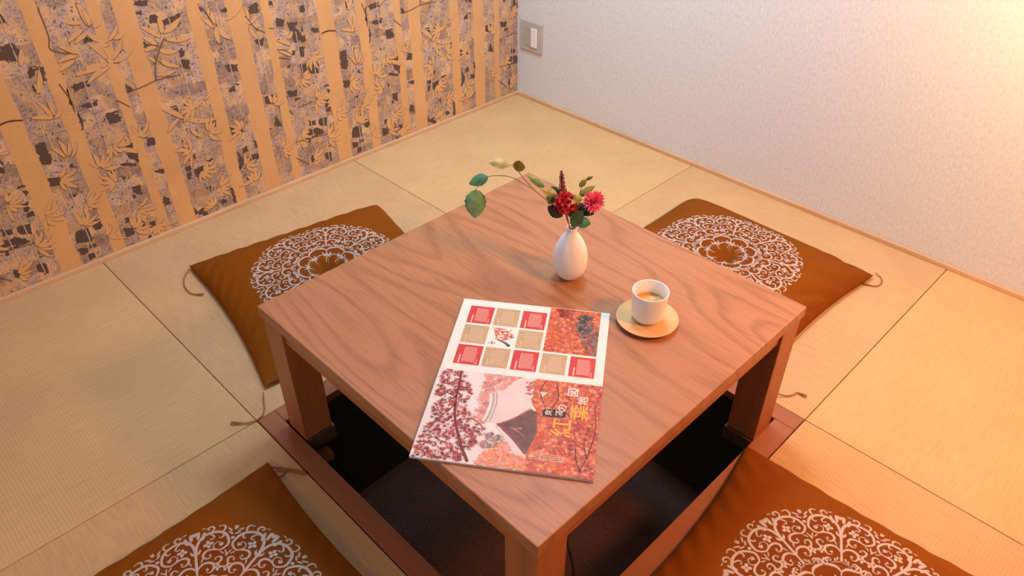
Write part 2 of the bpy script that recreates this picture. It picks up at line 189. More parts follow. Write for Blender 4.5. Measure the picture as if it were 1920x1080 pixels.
# ------------------------------------------------------------ materials used
PX0, PX1, PY0, PY1 = 0.861, 1.777, 0.909, 1.813           # outer edges of the sunken pit's frame
IX0, IX1, IY0, IY1 = 0.908, 1.730, 0.957, 1.761           # its opening
M_table = wood('table_oak', (.245, .098, .044), (.455, .205, .100), 'y', 24, .38, math.radians(-7))
M_tleg = wood('table_leg_oak', (.29, .092, .032), (.47, .160, .058), 'z', 9, .42)
M_tapx = wood('table_edge_oak_x', (.29, .092, .032), (.47, .160, .058), 'x', 9, .42)
M_tapy = wood('table_edge_oak_y', (.29, .092, .032), (.47, .160, .058), 'y', 9, .42)
M_foot = simple('foot_dark_wood', (.085, .045, .026), .5, .2, 60)
M_rimx = wood('frame_wood_x', (.22, .080, .042), (.37, .135, .072), 'x', 7, .42, 0, .5)
M_rimy = wood('frame_wood_y', (.22, .080, .042), (.37, .135, .072), 'y', 7, .42, 0, .5)
M_skirt = wood('skirting_wood', (.50, .30, .16), (.72, .46, .27), 'x', 9, .5)
def tatami(name, col, ribaxis):
    t = NT(name)
    v = t.coord()
    sx = t.n('ShaderNodeSeparateXYZ'); t.l(v, sx.inputs[0])
    # ribs run along `ribaxis`; they repeat across it
    c = sx.outputs['X'] if ribaxis == 'y' else sx.outputs['Y']
    a = sx.outputs['Y'] if ribaxis == 'y' else sx.outputs['X']
    wob = t.noise(v, 9, 2)
    ph = t.math('ADD', t.math('MULTIPLY', c, 2*PI/.0075), t.math('MULTIPLY', wob, 2.2))
    rib = t.math('SINE', ph)
    th = t.math('MULTIPLY', t.math('SINE', t.math('MULTIPLY', a, 2*PI/.0028)), .4)
    straws = t.noise(t.coord(scale=(1, .06, 1) if ribaxis == 'x' else (.06, 1, 1)), 260, 3, .6)
    speck = t.noise(v, 620, 2, .6)
    h = t.math('ADD', t.math('ADD', t.math('MULTIPLY', rib, .6), th), t.math('MULTIPLY', speck, 1.4))
    ribc = t.ramp(t.math('MULTIPLY', t.math('ADD', rib, 1), .5), [(0.0, .93), (.6, 1.0)])
    base = t.ramp(straws, [(0.3, tuple(x*.90 for x in col)), (0.7, tuple(min(1, x*1.07) for x in col))])
    blot = t.ramp(t.noise(v, 5, 3), [(0.35, .95), (.65, 1.03)])
    spc = t.ramp(speck, [(0.28, .80), (.42, 1.0)])
    cc = t.mix(1.0, t.mix(1.0, t.mix(1.0, base, ribc, 'MULTIPLY'), blot, 'MULTIPLY'), spc, 'MULTIPLY')
    t.bump(h, .30, .0007)
    m = t.fin(cc, .7, Specular_IOR_Level=.15); return m
M_tatA = tatami('rush_weave_y', (.67, .43, .215), 'y')  # lighter base than the x weave stands in for direction-dependent sheen
M_tatB = tatami('rush_weave_x', (.63, .395, .205), 'x')
# white woven wall covering
t = NT('white_fabric_wallpaper'); v = t.coord(scale=(1, 1, .55)); n1 = t.noise(v, 150, 4, .65); n2 = t.noise(v, 420, 2)
cc = t.ramp(n1, [(0.3, (.60, .62, .65)), (.5, (.68, .70, .73)), (.72, (.76, .78, .81))])
t.bump(t.math('ADD', n1, t.math('MULTIPLY', n2, .5)), .22, .0012); M_white = t.fin(cc, .6, Specular_IOR_Level=.25)
# ------------------------------------------------------------ setting
def structure(name, bm, mats, parent=None): return tag(from_bm(name, bm, mats, parent), kind='structure')
RX, RY, RZ = 3.3, 3.3, 2.45
bm = bmesh.new()                                            # floor slab with the pit opening
zt = -.030
for a in ((0, PX0, 0, RY), (PX1, RX, 0, RY), (PX0, PX1, 0, PY0), (PX0, PX1, PY1, RY)): box(bm, *a, -.10, zt)
M_slab = simple('floor_boards_dark', (.09, .055, .035), .8)
structure('floor', bm, M_slab)
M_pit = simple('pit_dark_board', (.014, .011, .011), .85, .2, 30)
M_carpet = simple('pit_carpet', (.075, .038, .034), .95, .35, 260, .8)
PD = -.41
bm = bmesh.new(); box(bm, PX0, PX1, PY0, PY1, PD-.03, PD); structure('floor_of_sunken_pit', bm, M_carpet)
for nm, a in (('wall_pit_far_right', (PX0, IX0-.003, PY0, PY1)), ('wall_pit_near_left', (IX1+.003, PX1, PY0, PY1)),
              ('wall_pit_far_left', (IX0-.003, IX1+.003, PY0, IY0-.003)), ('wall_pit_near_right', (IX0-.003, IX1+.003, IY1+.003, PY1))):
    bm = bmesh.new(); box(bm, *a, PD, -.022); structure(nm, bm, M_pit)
bm = bmesh.new(); box(bm, -.12, 0, -.12, RY, -.1, RZ); structure('wall_right', bm, M_white)
# frame around the pit: four boards, butt-jointed
k = 1
for (a, m) in (((PX0+.0015, IX0, PY0+.0015, PY1-.0015), M_rimy), ((IX1, PX1-.0015, PY0+.0015, PY1-.0015), M_rimy),
               ((IX0+.0004, IX1-.0004, PY0+.0015, IY0), M_rimx), ((IX0+.0004, IX1-.0004, IY1, PY1-.0015), M_rimx)):
    bm = bmesh.new(); box(bm, *a, -.022, .001, bev=.0022); structure('trim_%d' % k, bm, m); k += 1
# slim skirting strips
bm = bmesh.new(); box(bm, 0.012, RX, .0005, .013, 0, .013, bev=.0015); structure('baseboard_left', bm, M_skirt)
bm = bmesh.new(); box(bm, .0005, .012, .0005, RY, 0, .014, bev=.0015); structure('baseboard_right', bm, wood('skirting_wood_y', (.50, .30, .16), (.72, .46, .27), 'y', 9, .5))
# ------------------------------------------------------------ tatami mats
def mat(x0, x1, y0, y1, m, label):
    g = .0008
    o = boxo('tatami_mat', m, None, x0+g, x1-g, y0+g, y1-g, zt, 0.0, bev=.002)
    return tag(o, label, 'tatami mat', 'half-size tatami mats around the sunken pit')
mat(0, PX0, 0, PY0, M_tatA, 'tatami mat in the room corner where both walls meet, bare')
mat(PX0, PX1, 0, PY0, M_tatB, 'tatami mat along the bamboo wallpaper holding the floor cushion behind the table')
mat(PX1, PX1+.93, 0, PY0, M_tatA, 'empty tatami mat at the left end of the bamboo wallpaper, no cushion touching it')
mat(0, PX0, PY0, PY1, M_tatB, 'tatami mat along the white wall holding the cushion behind the cup')
mat(0, PX0, PY1, PY1+.93, M_tatA, 'empty yellow tatami mat along the white wall at the right edge')
mat(PX1, PX1+.93, PY0, PY1, M_tatB, 'tatami mat left of the pit under the front left dark brown cushion')
mat(PX0, PX1, PY1, PY1+.93, M_tatB, 'ribbed tatami mat under the front right orange-brown cushion')
# ------------------------------------------------------------ bamboo print wallpaper
def gold(name, col):
    t = NT(name); v = t.coord(scale=(.35, 1, 1)); n = t.noise(v, 260, 4, .7); b = t.noise(t.coord(), 9, 3)
    c = t.ramp(n, [(0.3, tuple(x*.93 for x in col)), (.7, tuple(x*1.06 for x in col))])
    c = t.mix(1.0, c, t.ramp(b, [(0.3, .94), (.7, 1.04)]), 'MULTIPLY')
    t.bump(n, .3, .0006); return t.fin(c, .42, Metallic=.15)
M_gold = gold('gold_print', (.72, .42, .19))
M_leafg = gold('gold_leaf_print', (.72, .43, .205))
t = NT('mottled_print')
v = t.coord(); v1 = t.coord(scale=(1.5, 1, .9)); v2 = t.coord(scale=(1, 1, 2.2))
n1 = t.noise(v1, 20, 2, .5); n2 = t.noise(v, 170, 5, .75); n3 = t.noise(v2, 48, 5, .7, .6)
mauve = t.ramp(n3, [(0.36, (.14, .085, .07)), (.45, (.36, .25, .215)), (.54, (.50, .365, .305)), (.66, (.62, .46, .38))])
sp = t.ramp(n2, [(0.435, (.13, .075, .06)), (.48, (.55, .40, .34))])
c1 = t.mix(.55, mauve, sp)
warm = t.mix(t.ramp(n2, [(0.38, .0), (.44, 1.0)]), (.22, .125, .075), (.66, .42, .235))
c2 = t.mix(t.ramp(n1, [(0.47, 0.0), (.56, .9)]), c1, warm)
brick = t.n('ShaderNodeTexBrick'); brick.inputs['Scale'].default_value = 1.0; brick.inputs['Mortar Size'].default_value = .0016
brick.inputs['Brick Width'].default_value = .047; brick.inputs['Row Height'].default_value = .036; brick.inputs['Mortar Smooth'].default_value = .4
brick.inputs['Color1'].default_value = (.66, .64, .64, 1); brick.inputs['Color2'].default_value = (1.14, 1.14, 1.14, 1); brick.inputs['Mortar'].default_value = (.95, .92, .9, 1)
cmb = t.n('ShaderNodeCombineXYZ'); sp_ = t.n('ShaderNodeSeparateXYZ')
wn = t.n('ShaderNodeTexNoise'); wn.inputs['Scale'].default_value = 26; wn.inputs['Detail'].default_value = 5; t.l(v, wn.inputs['Vector'])
wm = t.n('ShaderNodeVectorMath', operation='MULTIPLY_ADD'); t.l(wn.outputs['Color'], wm.inputs[0]); wm.inputs[1].default_value = (.05, .05, .05); t.l(v, wm.inputs[2]); t.l(wm.outputs[0], sp_.inputs[0]); t.l(sp_.outputs['X'], cmb.inputs['X']); t.l(sp_.outputs['Z'], cmb.inputs['Y'])
t.l(cmb.outputs[0], brick.inputs['Vector'])
c3 = t.mix(1.0, c2, brick.outputs['Color'], 'MULTIPLY'); M_mott = t.fin(c3, .6)
def smudge(name, col, col2):
    t = NT(name); n = t.noise(t.coord(), 260, 4, .75); c = t.ramp(n, [(0.42, col), (.60, tuple((a+b)/2 for a, b in zip(col, col2))), (.72, col2)]); return t.fin(c, .6)
M_dark = smudge('dark_print', (.075, .045, .036), (.17, .105, .085))
M_outl = simple('leaf_outline_print', (.15, .08, .05), .6, .3, 200)
M_pale = simple('pale_line_print', (.56, .42, .33), .55, .1, 200)
PER = .971; WX = 3.3
rnd = random.Random(4)
WV, WF, WM = [], [], []
yoff = [.0]
def wpoly(pts, mi, y):
    i = len(WV); WV.extend([(x, y, z) for x, z in pts]); WF.append(list(range(i, i+len(pts)))); WM.append(mi)
def per(xc):                                               # all period copies of a feature centred at xc
    k = math.floor((xc-.857)/PER); b = xc-k*PER
    return [b+j*PER-xc for j in (-1, 0, 1, 2) if -.1 < b+j*PER < WX]
def clip(pts):
    return [(min(max(x, .001), WX), max(z, .006)) for x, z in pts]
wpoly([(0, 0), (WX, 0), (WX, RZ), (0, RZ)], 0, 0.0)
stripes = [(1.075, 1.105), (1.16, 1.214), (1.288, 1.330), (1.470, 1.525), (1.555, 1.585), (1.697, 1.737), (.857, .914)]
for a, b in stripes:                                       # plain bamboo culms, edges a little uneven
    for d in per((a+b)/2):
        z = 0.0; L, Rr = [], []
        while z < RZ:
            L.append((a+d+rnd.uniform(-.0022, .0022), z)); Rr.append((b+d+rnd.uniform(-.0022, .0022), z)); z += rnd.uniform(.02, .05)
        L.append((a+d, RZ)); Rr.append((b+d, RZ))
        for i in range(len(L)-1): wpoly(clip([L[i], Rr[i], Rr[i+1], L[i+1]]), 1, .00035)
def ragged(pts, amp=.0028):
    out = []
    n = len(pts)
    for i in range(n):
        a, b = pts[i], pts[(i+1) % n]; m = max(2, int(math.hypot(b[0]-a[0], b[1]-a[1])/.005))
        for k in range(m):
            t_ = k/m; out.append((a[0]+(b[0]-a[0])*t_+rnd.uniform(-amp, amp), a[1]+(b[1]-a[1])*t_+rnd.uniform(-amp, amp)))
    return out
def jit(): return rnd.uniform(-.00004, .00004)
ALLB = list(BLK)
inz = lambda x: not any(a-.004 < .857+((x-.857) % PER) < b+.004 for a, b in stripes)
def extra_blocks(z0, z1, n):
    for _ in range(n):
        x = rnd.uniform(.86, 1.82)
        if not inz(x): continue
        z = rnd.uniform(z0, z1); w_, h_ = rnd.uniform(.004, .012), rnd.uniform(.003, .012)
        sh = rnd.uniform(-.004, .004)
        ALLB.append([(x-w_, z-h_), (x+w_, z-h_+sh), (x+w_*.9, z+h_), (x-w_*.8, z+h_+sh)])
extra_blocks(0, .78, 46); extra_blocks(.78, RZ, 190)
for P in ALLB:
    xc = sum(p[0] for p in P)/len(P)
    R_ = ragged(P)
    for d in per(xc): wpoly(clip([(x+d, z) for x, z in R_]), 2, .0006+jit())
for x in (1.002, .955, .878+.0, 1.385, 1.405, 1.652, 1.785, 1.24, 1.132):   # slender pale culms
    z = 0
    while z < RZ:
        h = rnd.uniform(.10, .3)
        for d in per(x):
            if inz(x): wpoly(clip([(x+d-.0014, z), (x+d+.0014, z), (x+d+.0014, z+h), (x+d-.0014, z+h)]), 5, .00072)
        z += h+rnd.uniform(0, .12)
for _ in range(150):                                       # pale horizontal nodes
    x = rnd.uniform(.86, 1.8); z = rnd.uniform(0, RZ); l_ = rnd.uniform(.008, .03)
    if inz(x) and inz(x+l_):
        for d in per(x): wpoly(clip([(x+d, z), (x+d+l_, z+.002), (x+d+l_, z+.0045), (x+d, z+.0025)]), 5, .00070)
LEAVES = [(a, b, c, d, e*1.1) for a, b, c, d, e in LVS]
def cluster(cx, cz, n, s):
    a0 = rnd.uniform(0, 2*PI) if rnd.random() < .3 else rnd.uniform(2.2, 4.6)
    for i in range(n):
        a = a0+(i-n/2)*rnd.uniform(.38, .55); l_ = s*rnd.uniform(.7, 1.3)
        LEAVES.append((cx+math.cos(a)*.006, cz+math.sin(a)*.006, cx+math.cos(a)*l_, cz+math.sin(a)*l_, rnd.uniform(.0048, .0072)))
for cx, cz, n in ((1.66, .22, 6), (1.63, .12, 6), (1.76, .20, 7), (1.80, .29, 5), (1.41, .17, 6), (1.36, .28, 7), (1.25, .06, 6), (1.37, .09, 5), (1.13, .14, 6), (1.05, .17, 6),
                  (1.02, .06, 5), (.95, .12, 6), (.97, .27, 7), (1.64, .34, 6), (1.60, .05, 6), (1.74, .07, 5), (1.79, .13, 5), (1.52+.04, .33, 4), (1.69, .28, 6), (1.42, .24, 6), (1.27, .13, 5), (.90, .20, 6), (1.01, .36, 7), (.96, .42, 6), (1.38, .37, 6), (1.25, .25, 6), (1.13, .30, 5), (1.66, .06, 6), (1.40, .03, 5)): cluster(cx, cz, n, .046)
for _ in range(46): cluster(rnd.uniform(.86, 1.82), rnd.uniform(.80, RZ), 7, .04)
def wleaf(x0, z0, x1, z1, w_, grow=0):
    dx, dz = x1-x0, z1-z0; l_ = math.hypot(dx, dz) or 1e-4; ux, uz = dx/l_, dz/l_; P, Q = [], []
    for k in range(9):
        t_ = k/8; ww = w_*(math.sin(PI*min(1, t_*.9+.05))**.8)*(1-.25*t_)+grow
        b = .06*l_*math.sin(PI*t_)
        cx, cz = x0+dx*t_-uz*b-ux*grow*(1-2*t_), z0+dz*t_+ux*b-uz*grow*(1-2*t_)
        P.append((cx-uz*ww, cz+ux*ww)); Q.append((cx+uz*ww, cz-ux*ww))
    return P+Q[::-1]
for (x0, z0, x1, z1, w_) in LEAVES:
    lay = rnd.uniform(0, .0003); sx_ = rnd.choice((-1, 1))*.0008
    out_ = wleaf(x0+sx_, z0-.0009, x1+sx_*.6, z1-.0006, w_, .0004); in_ = wleaf(x0, z0, x1, z1, w_)
    for d in per((x0+x1)/2):
        wpoly(clip([(x+d, z) for x, z in out_]), 4, .0009+lay); wpoly(clip([(x+d, z) for x, z in in_]), 3, .00096+lay)
for P in STM:
    Q = catmull([(x, 0, z) for x, z in P], 5)
    for d in per(Q[0].x):
        for a, b in zip(Q, Q[1:]):
            t_ = (b-a).normalized(); nx, nz = -t_.z*.0013, t_.x*.0013
            wpoly(clip([(a.x+d+nx, a.z+nz), (a.x+d-nx, a.z-nz), (b.x+d-nx, b.z-nz), (b.x+d+nx, b.z+nz)]), 4, .0014)
# small dark ticks scattered through the foliage
for _ in range(520):
    x = rnd.uniform(.86, 1.82); z = rnd.uniform(0, .8)
    if not inz(x): continue
    a = rnd.uniform(.3, 2.8); l_ = rnd.uniform(.004, .013); w_ = rnd.uniform(.0006, .002); c_, s_ = math.cos(a), math.sin(a)
    for d in per(x): wpoly(clip([(x+d, z), (x+d+c_*l_*.5-s_*w_, z+s_*l_*.5+c_*w_), (x+d+c_*l_, z+s_*l_), (x+d+c_*l_*.5+s_*w_, z+s_*l_*.5-c_*w_)]), 2, .0013+jit())
# the wall itself is the block behind the paper
n0 = len(WV)
WV += [(-.12, -.12, -.1), (WX, -.12, -.1), (WX, -.12, RZ), (-.12, -.12, RZ), (-.0, 0, -.1), (WX, 0, -.1), (WX, 0, RZ), (-.0, 0, RZ)]
for f in ((0, 1, 2, 3), (0, 4, 5, 1), (3, 2, 6, 7), (1, 5, 6, 2), (0, 3, 7, 4)): WF.append([n0+i for i in f]); WM.append(0)
me = bpy.data.meshes.new('wall_left'); me.from_pydata(WV, [], WF)
for p, mi in zip(me.polygons, WM): p.material_index = mi
o = link('wall_left', me, [M_mott, M_gold, M_dark, M_leafg, M_outl, M_pale]); tag(o, kind='structure')
# ------------------------------------------------------------ light switch
M_plate = simple('switch_plate_plastic', (.50, .455, .42), .45, .03, 30)
M_rock = simple('switch_rocker_plastic', (.82, .82, .84), .3, .02, 30)
sw = empty('light_switch', (0.001, .083, .266)); tag(sw, 'beige wall switch plate with a white rocker near the room corner', 'light switch')
boxo('plate', M_plate, sw, 0, .007, -.060, .060, -.060, .060, bev=.002)
boxo('insert', simple('switch_insert', (.44, .40, .37), .5, .03, 30), sw, .0072, .009, -.038, .002, -.040, .040, bev=.001)
boxo('rocker', M_rock, sw, .0072, .013, .004, .036, -.038, .038, bev=.002)
# ------------------------------------------------------------ table
TX0, TX1, TY0, TY1, TH = .930, 1.731, .968, 1.766, .353
tb = empty('low_table', (1.3305, 1.367, 0)); tag(tb, 'square low oak table standing over the sunken pit', 'table')
ox, oy = tb.location.x, tb.location.y
def tbox(nm, m, x0, x1, y0, y1, z0, z1, bev=.0015, parent=None):
    o = boxo(nm, m, parent or tb, x0-ox, x1-ox, y0-oy, y1-oy, z0, z1, bev=bev); return o
# top: veneer field and solid lipping around it
def top():
    bm = bmesh.new(); box(bm, TX0-ox, TX1-ox, TY0-oy, TY1-oy, TH-.026, TH, bev=.0022)
    return from_bm('tabletop', bm, M_table, tb)
top()
lg = .070; ins = .004
for (x0, y0) in ((TX0, TY0), (TX0, TY1-lg), (TX1-lg, TY0), (TX1-lg, TY1-lg)):
    x0 += ins if x0 < 1.3 else -ins; y0 += ins if y0 < 1.3 else -ins
    leg = tbox('leg', M_tleg, x0, x0+lg, y0, y0+lg, -.002, TH-.0262, bev=.002)
    tbox('foot', M_foot, x0+.001-(0 if x0 < 1.3 else .006), x0+lg-.001+(.006 if x0 < 1.3 else 0), y0+.001-(0 if y0 < 1.3 else .006), y0+lg-.001+(.006 if y0 < 1.3 else 0), -.040, -.0025, bev=.002, parent=leg)
at = .020; ap = .010
tbox('apron', M_tapx, TX0+lg+ins+.0005, TX1-lg-ins-.0005, TY0+ap, TY0+ap+at, .290, TH-.0262)
tbox('apron', M_tapx, TX0+lg+ins+.0005, TX1-lg-ins-.0005, TY1-ap-at, TY1-ap, .290, TH-.0262)
tbox('apron', M_tapy, TX0+ap, TX0+ap+at, TY0+lg+ins+.0005, TY1-lg-ins-.0005, .290, TH-.0262)
tbox('apron', M_tapy, TX1-ap-at, TX1-ap, TY0+lg+ins+.0005, TY1-lg-ins-.0005, .290, TH-.0262)
# heater under the top and its cord
tbox('heater', simple('heater_metal', (.05, .045, .045), .5), 1.12, 1.54, 1.16, 1.58, .285, TH-.0262, bev=.006)
bm = bmesh.new(); P = catmull([(1.50, 1.585, .30), (1.57, 1.66, .27), (1.60, 1.714, .192), (1.60, 1.723, .164), (1.60, 1.731, .142), (1.60, 1.736, .115), (1.60, 1.738, .07), (1.59, 1.73, -.1), (1.55, 1.70, -.3), (1.50, 1.66, PD+.004), (1.40, 1.60, PD+.004)], 10)
tube(bm, [p-Vector((ox, oy, 0)) for p in P], .0032, 8); tag(from_bm('power_cord', bm, simple('black_rubber', (.008, .007, .007), .5), tb, True), 'black power cord')
# corner ledges that carry the feet
for i, (x0, y0) in enumerate(((IX0, IY0), (IX0, IY1), (IX1, IY0), (IX1, IY1))):
    s1 = 1 if x0 < 1.3 else -1; s2 = 1 if y0 < 1.3 else -1
    xa, xb = sorted((x0, x0+s1*.080)); ya, yb = sorted((y0, y0+s2*(.080)))
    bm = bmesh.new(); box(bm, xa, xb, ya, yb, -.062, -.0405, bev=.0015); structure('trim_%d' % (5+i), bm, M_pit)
bm = bmesh.new(); box(bm, IX1-.052, IX1, IY0, IY0+.104, -.088, -.0625, bev=.001); structure('trim_9', bm, M_rimx)  # lighter bar added to imitate the lit part of the dark ledge
# ------------------------------------------------------------ vase, cup, saucer
M_cer = simple('white_ceramic', (.84, .89, .95), .30, .02, 20)
bm = bmesh.new()
prof = [(0, .002), (.011, .002), (.0125, 0), (.0155, .0008), (.0235, .006), (.0305, .016), (.0352, .029), (.0372, .043), (.0369, .056), (.0349, .068), (.0316, .079), (.0270, .0895), (.0214, .0995), (.0156, .108), (.0118, .1135), (.0103, .1185), (.0108, .1235), (.0118, .1262), (.0112, .1268), (.0100, .1255), (.0086, .120), (.0092, .110), (.018, .095), (.030, .060), (.028, .020), (0, .008)]
lathe(bm, prof, 96)
o = from_bm('vase', bm, M_cer, None, True); o.location = (1.199, 1.352, TH+.0002); tag(o, 'white egg-shaped ceramic bud vase with a narrow neck on the table', 'vase')
M_sauc = wood('saucer_wood', (.60, .36, .16), (.74, .48, .235), 'x', 8, .45)
sc = (1.2005, 1.5615)
bm = bmesh.new(); lathe(bm, [(0, .0005), (.030, 0), (.040, .001), (.055, .0045), (.0612, .0078), (.0625, .0095), (.0618, .0106), (.058, .0102), (.050, .0088), (.036, .008), (0, .008)], 96)
o = from_bm('saucer', bm, M_sauc, None, True); o.location = (*sc, TH+.0002); tag(o, 'round pale wooden saucer under the white cup', 'saucer')
cup = empty('teacup', (1.1990, 1.5605, TH+.0085)); tag(cup, 'white handleless cylindrical teacup holding pale tea on a wooden saucer', 'cup')
bm = bmesh.new(); lathe(bm, [(0, .0015), (.019, .0015), (.0205, 0), (.024, .0003), (.0285, .003), (.0315, .0075), (.0328, .014), (.0345, .040), (.0360, .0655), (.0357, .0672), (.0347, .0675), (.0337, .0660), (.0322, .040), (.0305, .013), (.026, .0065), (0, .005)], 96)
from_bm('body', bm, M_cer, cup, True)
t = NT('green_tea'); tea = t.fin((.66, .38, .12), .3, Specular_IOR_Level=.25)
bm = bmesh.new(); lathe(bm, [(0, .0372), (.0316, .0372), (.0321, .0380), (.0314, .0360), (0, .0360)], 64); tag(from_bm('tea', bm, tea, cup, True), 'pale amber tea')
# ------------------------------------------------------------ flowers
LEAFC = [(.07, .24, .11), (.17, .42, .20), (.40, .36, .13), (.24, .20, .015), (.26, .36, .10), (.022, .065, .022), (.075, .165, .06), (.012, .035, .018), (.15, .17, .018)]
LM = []
for i, c in enumerate(LEAFC):
    t = NT('leaf_%s' % 'abcdefghi'[i]); v = t.coord(); n = t.noise(v, 60, 3); n2 = t.noise(v, 25, 2)
    cc = t.ramp(n, [(0.3, tuple(x*.72 for x in c)), (.7, tuple(x*1.2 for x in c))])
    cc = t.mix(t.ramp(n2, [(0.55, 0.0), (.75, .45)]), cc, (.22, .13, .035)); LM.append(t.fin(cc, .5))
M_stem = simple('stem_brown', (.30, .13, .06), .6, .25, 200)
M_stemg = simple('stem_tan', (.42, .25, .12), .6, .25, 200)
CD = Vector(FPT['camdir'])
def leaf_mesh(bm, base, tip, w_, seed, org):
    r = random.Random(seed); b, t_ = Vector(base)-org, Vector(tip)-org; d = t_-b; L = d.length; d.normalize()
    view = Vector((CD.x*.75, CD.y*.75, .6)).normalized()
    n = (view - d*view.dot(d)).normalized(); n = (n+d.cross(n)*r.uniform(-.25, .25)).normalized(); s = d.cross(n).normalized()
    NU, NV = 12, 6; rows = []
    for i in range(NU+1):
        u = i/NU; ww = w_*.5*(math.sin(PI*u**.85)**.75)*(1.0 if u < .98 else 0)+.0002
        row = []
        for j in range(-NV//2, NV//2+1):
            f = j/(NV/2)
            z = -abs(f)*ww*.25 - (u-.5)**2*L*.18 + math.sin(u*14+f*3+seed)*.0005*abs(f)
            jag = 1+.05*(1 if i % 2 else -1)*(abs(f) == 1)
            row.append(b+d*L*u+s*f*ww*jag+n*(z+L*.045))
        rows.append(row)
    V = [[(bm.verts.new(p+n*.00015), bm.verts.new(p-n*.00015)) for p in row] for row in rows]
    for i in range(NU):
        for j in range(NV):
            a, b2, c, e = V[i][j], V[i][j+1], V[i+1][j+1], V[i+1][j]
            bm.faces.new((a[0], b2[0], c[0], e[0])); bm.faces.new((a[1], e[1], c[1], b2[1]))
    for i in range(NU):
        for j in (0, NV):
            a, e = V[i][j], V[i+1][j]; bm.faces.new((a[0], a[1], e[1], e[0]))
def stem_o(name, P, r0, r1, m, parent, org):
    bm = bmesh.new(); tube(bm, [p-org for p in catmull(P, 8)], r0, 7, r1); return from_bm(name, bm, m, parent, True)
VO = Vector((1.199, 1.352, TH+.05))
def into_vase(P): return [(VO.x-.004+.008*random.Random(len(P)).random(), VO.y, TH+.03), (VO.x, VO.y, TH+.105)] + [tuple(p) for p in P]
def sprig(name, label, cat, stems, leaves, m=None, r=(.0013, .0006)):
    e = empty(name, tuple(VO)); tag(e, label, cat)
    for k_ in stems:
        P = FBR[k_]
        if k_ != 'sub': P = into_vase(P)
        stem_o('stem', P, r[0], r[1], m or M_stem, e, VO)
    for i in leaves:
        b, t_, w_, c = FLV[i]; bm = bmesh.new(); leaf_mesh(bm, b, t_, w_*1.22, i, VO); from_bm('leaf', bm, LM[c], e, True)
    return e
sprig('leafy_branch', 'long arching twig with green and olive leaves reaching left out of the vase', 'branch', ['main', 'sub'], [0, 1, 2, 3, 4])
e = sprig('green_sprig', 'upright green leaf sprig standing between the two red flowers in the vase', 'sprig', ['s3'], [14, 15, 13, 16])
def petals(bm, org, c, axis, rings, seed, plen, pw, curl):
    r = random.Random(seed); axis = axis.normalized(); a1 = axis.orthogonal().normalized(); a2 = axis.cross(a1)
    for ri, (n, elev, lm) in enumerate(rings):
        for k in range(n):
            a = 2*PI*(k+.5*(ri % 2))/n+r.uniform(-.12, .12); el = elev+r.uniform(-.1, .1); l_ = plen*lm*r.uniform(.88, 1.1)
            out = (a1*math.cos(a)+a2*math.sin(a)); d = (out*math.cos(el)+axis*math.sin(el)).normalized()
            nrm = (axis*math.cos(el)-out*math.sin(el)).normalized(); s = d.cross(nrm).normalized()
            NU = 5; L_, C_, R_ = [], [], []
            for i in range(NU+1):
                u = i/NU; ww = pw*(math.sin(PI*(u*.86+.10)))**.8
                p = c-org+d*l_*u+nrm*curl*l_*u*u
                L_.append(bm.verts.new(p-s*ww+nrm*ww*.5)); C_.append(bm.verts.new(p)); R_.append(bm.verts.new(p+s*ww+nrm*ww*.5))
            for i in range(NU):
                bm.faces.new((L_[i], C_[i], C_[i+1], L_[i+1])); bm.faces.new((C_[i], R_[i], R_[i+1], C_[i+1]))
def petal_mat(name, ca, cb):
    t = NT(name); n = t.noise(t.coord(), 90, 2); return t.fin(t.ramp(n, [(0.38, ca), (.62, cb)]), .55)
M_pink = petal_mat('pink_petals', (.80, .05, .24), (.92, .22, .28)); M_red = petal_mat('red_petals', (.52, .012, .035), (.75, .05, .05)); M_purp = petal_mat('purple_florets', (.10, .02, .05), (.30, .05, .09))
e = sprig('pink_dahlia', 'pink many-petalled dahlia bloom on the right of the bouquet', 'flower', ['s_pink'], [12])
c = Vector(FPT['dahlia']); bm = bmesh.new(); ax_ = Vector((CD.x, CD.y, .55))+Vector((-.70, .72, 0))*.35
petals(bm, VO, c-ax_.normalized()*.006, ax_, [(16, -.35, 1.0), (16, -.05, 1.0), (14, .25, .95), (12, .55, .85), (9, .85, .72), (6, 1.15, .6), (3, 1.4, .5)], 3, .0225, .0036, .12)
from_bm('bloom', bm, M_pink, e, True)
bm = bmesh.new(); bmesh.ops.create_icosphere(bm, subdivisions=2, radius=.006, matrix=Matrix.Translation(c-VO-ax_.normalized()*.008)); from_bm('calyx', bm, LM[7], e, True)
e = sprig('red_hydrangea', 'cluster of small red blossoms low in the middle of the bouquet', 'flower', ['s_red'], [8, 9, 17])
rr = random.Random(8); bm = bmesh.new(); c = Vector(FPT['red']); rt = Vector((-.71, .704, 0))
for i in range(46):
    while True:
        q_ = Vector((rr.uniform(-1, 1), rr.uniform(-1, 1), rr.uniform(-1, 1)))
        if q_.length < 1: break
    q_.normalize(); q_ *= rr.uniform(.7, 1)
    p = c+rt*q_.x*.022+CD*q_.y*.014+Vector((0, 0, q_.z*.020))
    ax2 = (p-c+Vector((CD.x, CD.y, .4))*.012)
    petals(bm, VO, p, ax2, [(6, .25, 1.0), (5, .8, .75), (3, 1.3, .5)], i, .0080, .0036, .25)
from_bm('blossoms', bm, M_red, e, True)
e = sprig('purple_flower_spike', 'slender purple flower spike rising above the red blossoms', 'flower', ['s_sp'], [])
bm = bmesh.new(); P = catmull(FBR['s_sp'][1:], 12); P = P[len(P)//2-2:]
tube(bm, [p-VO for p in P], .0062, 9, .0018)
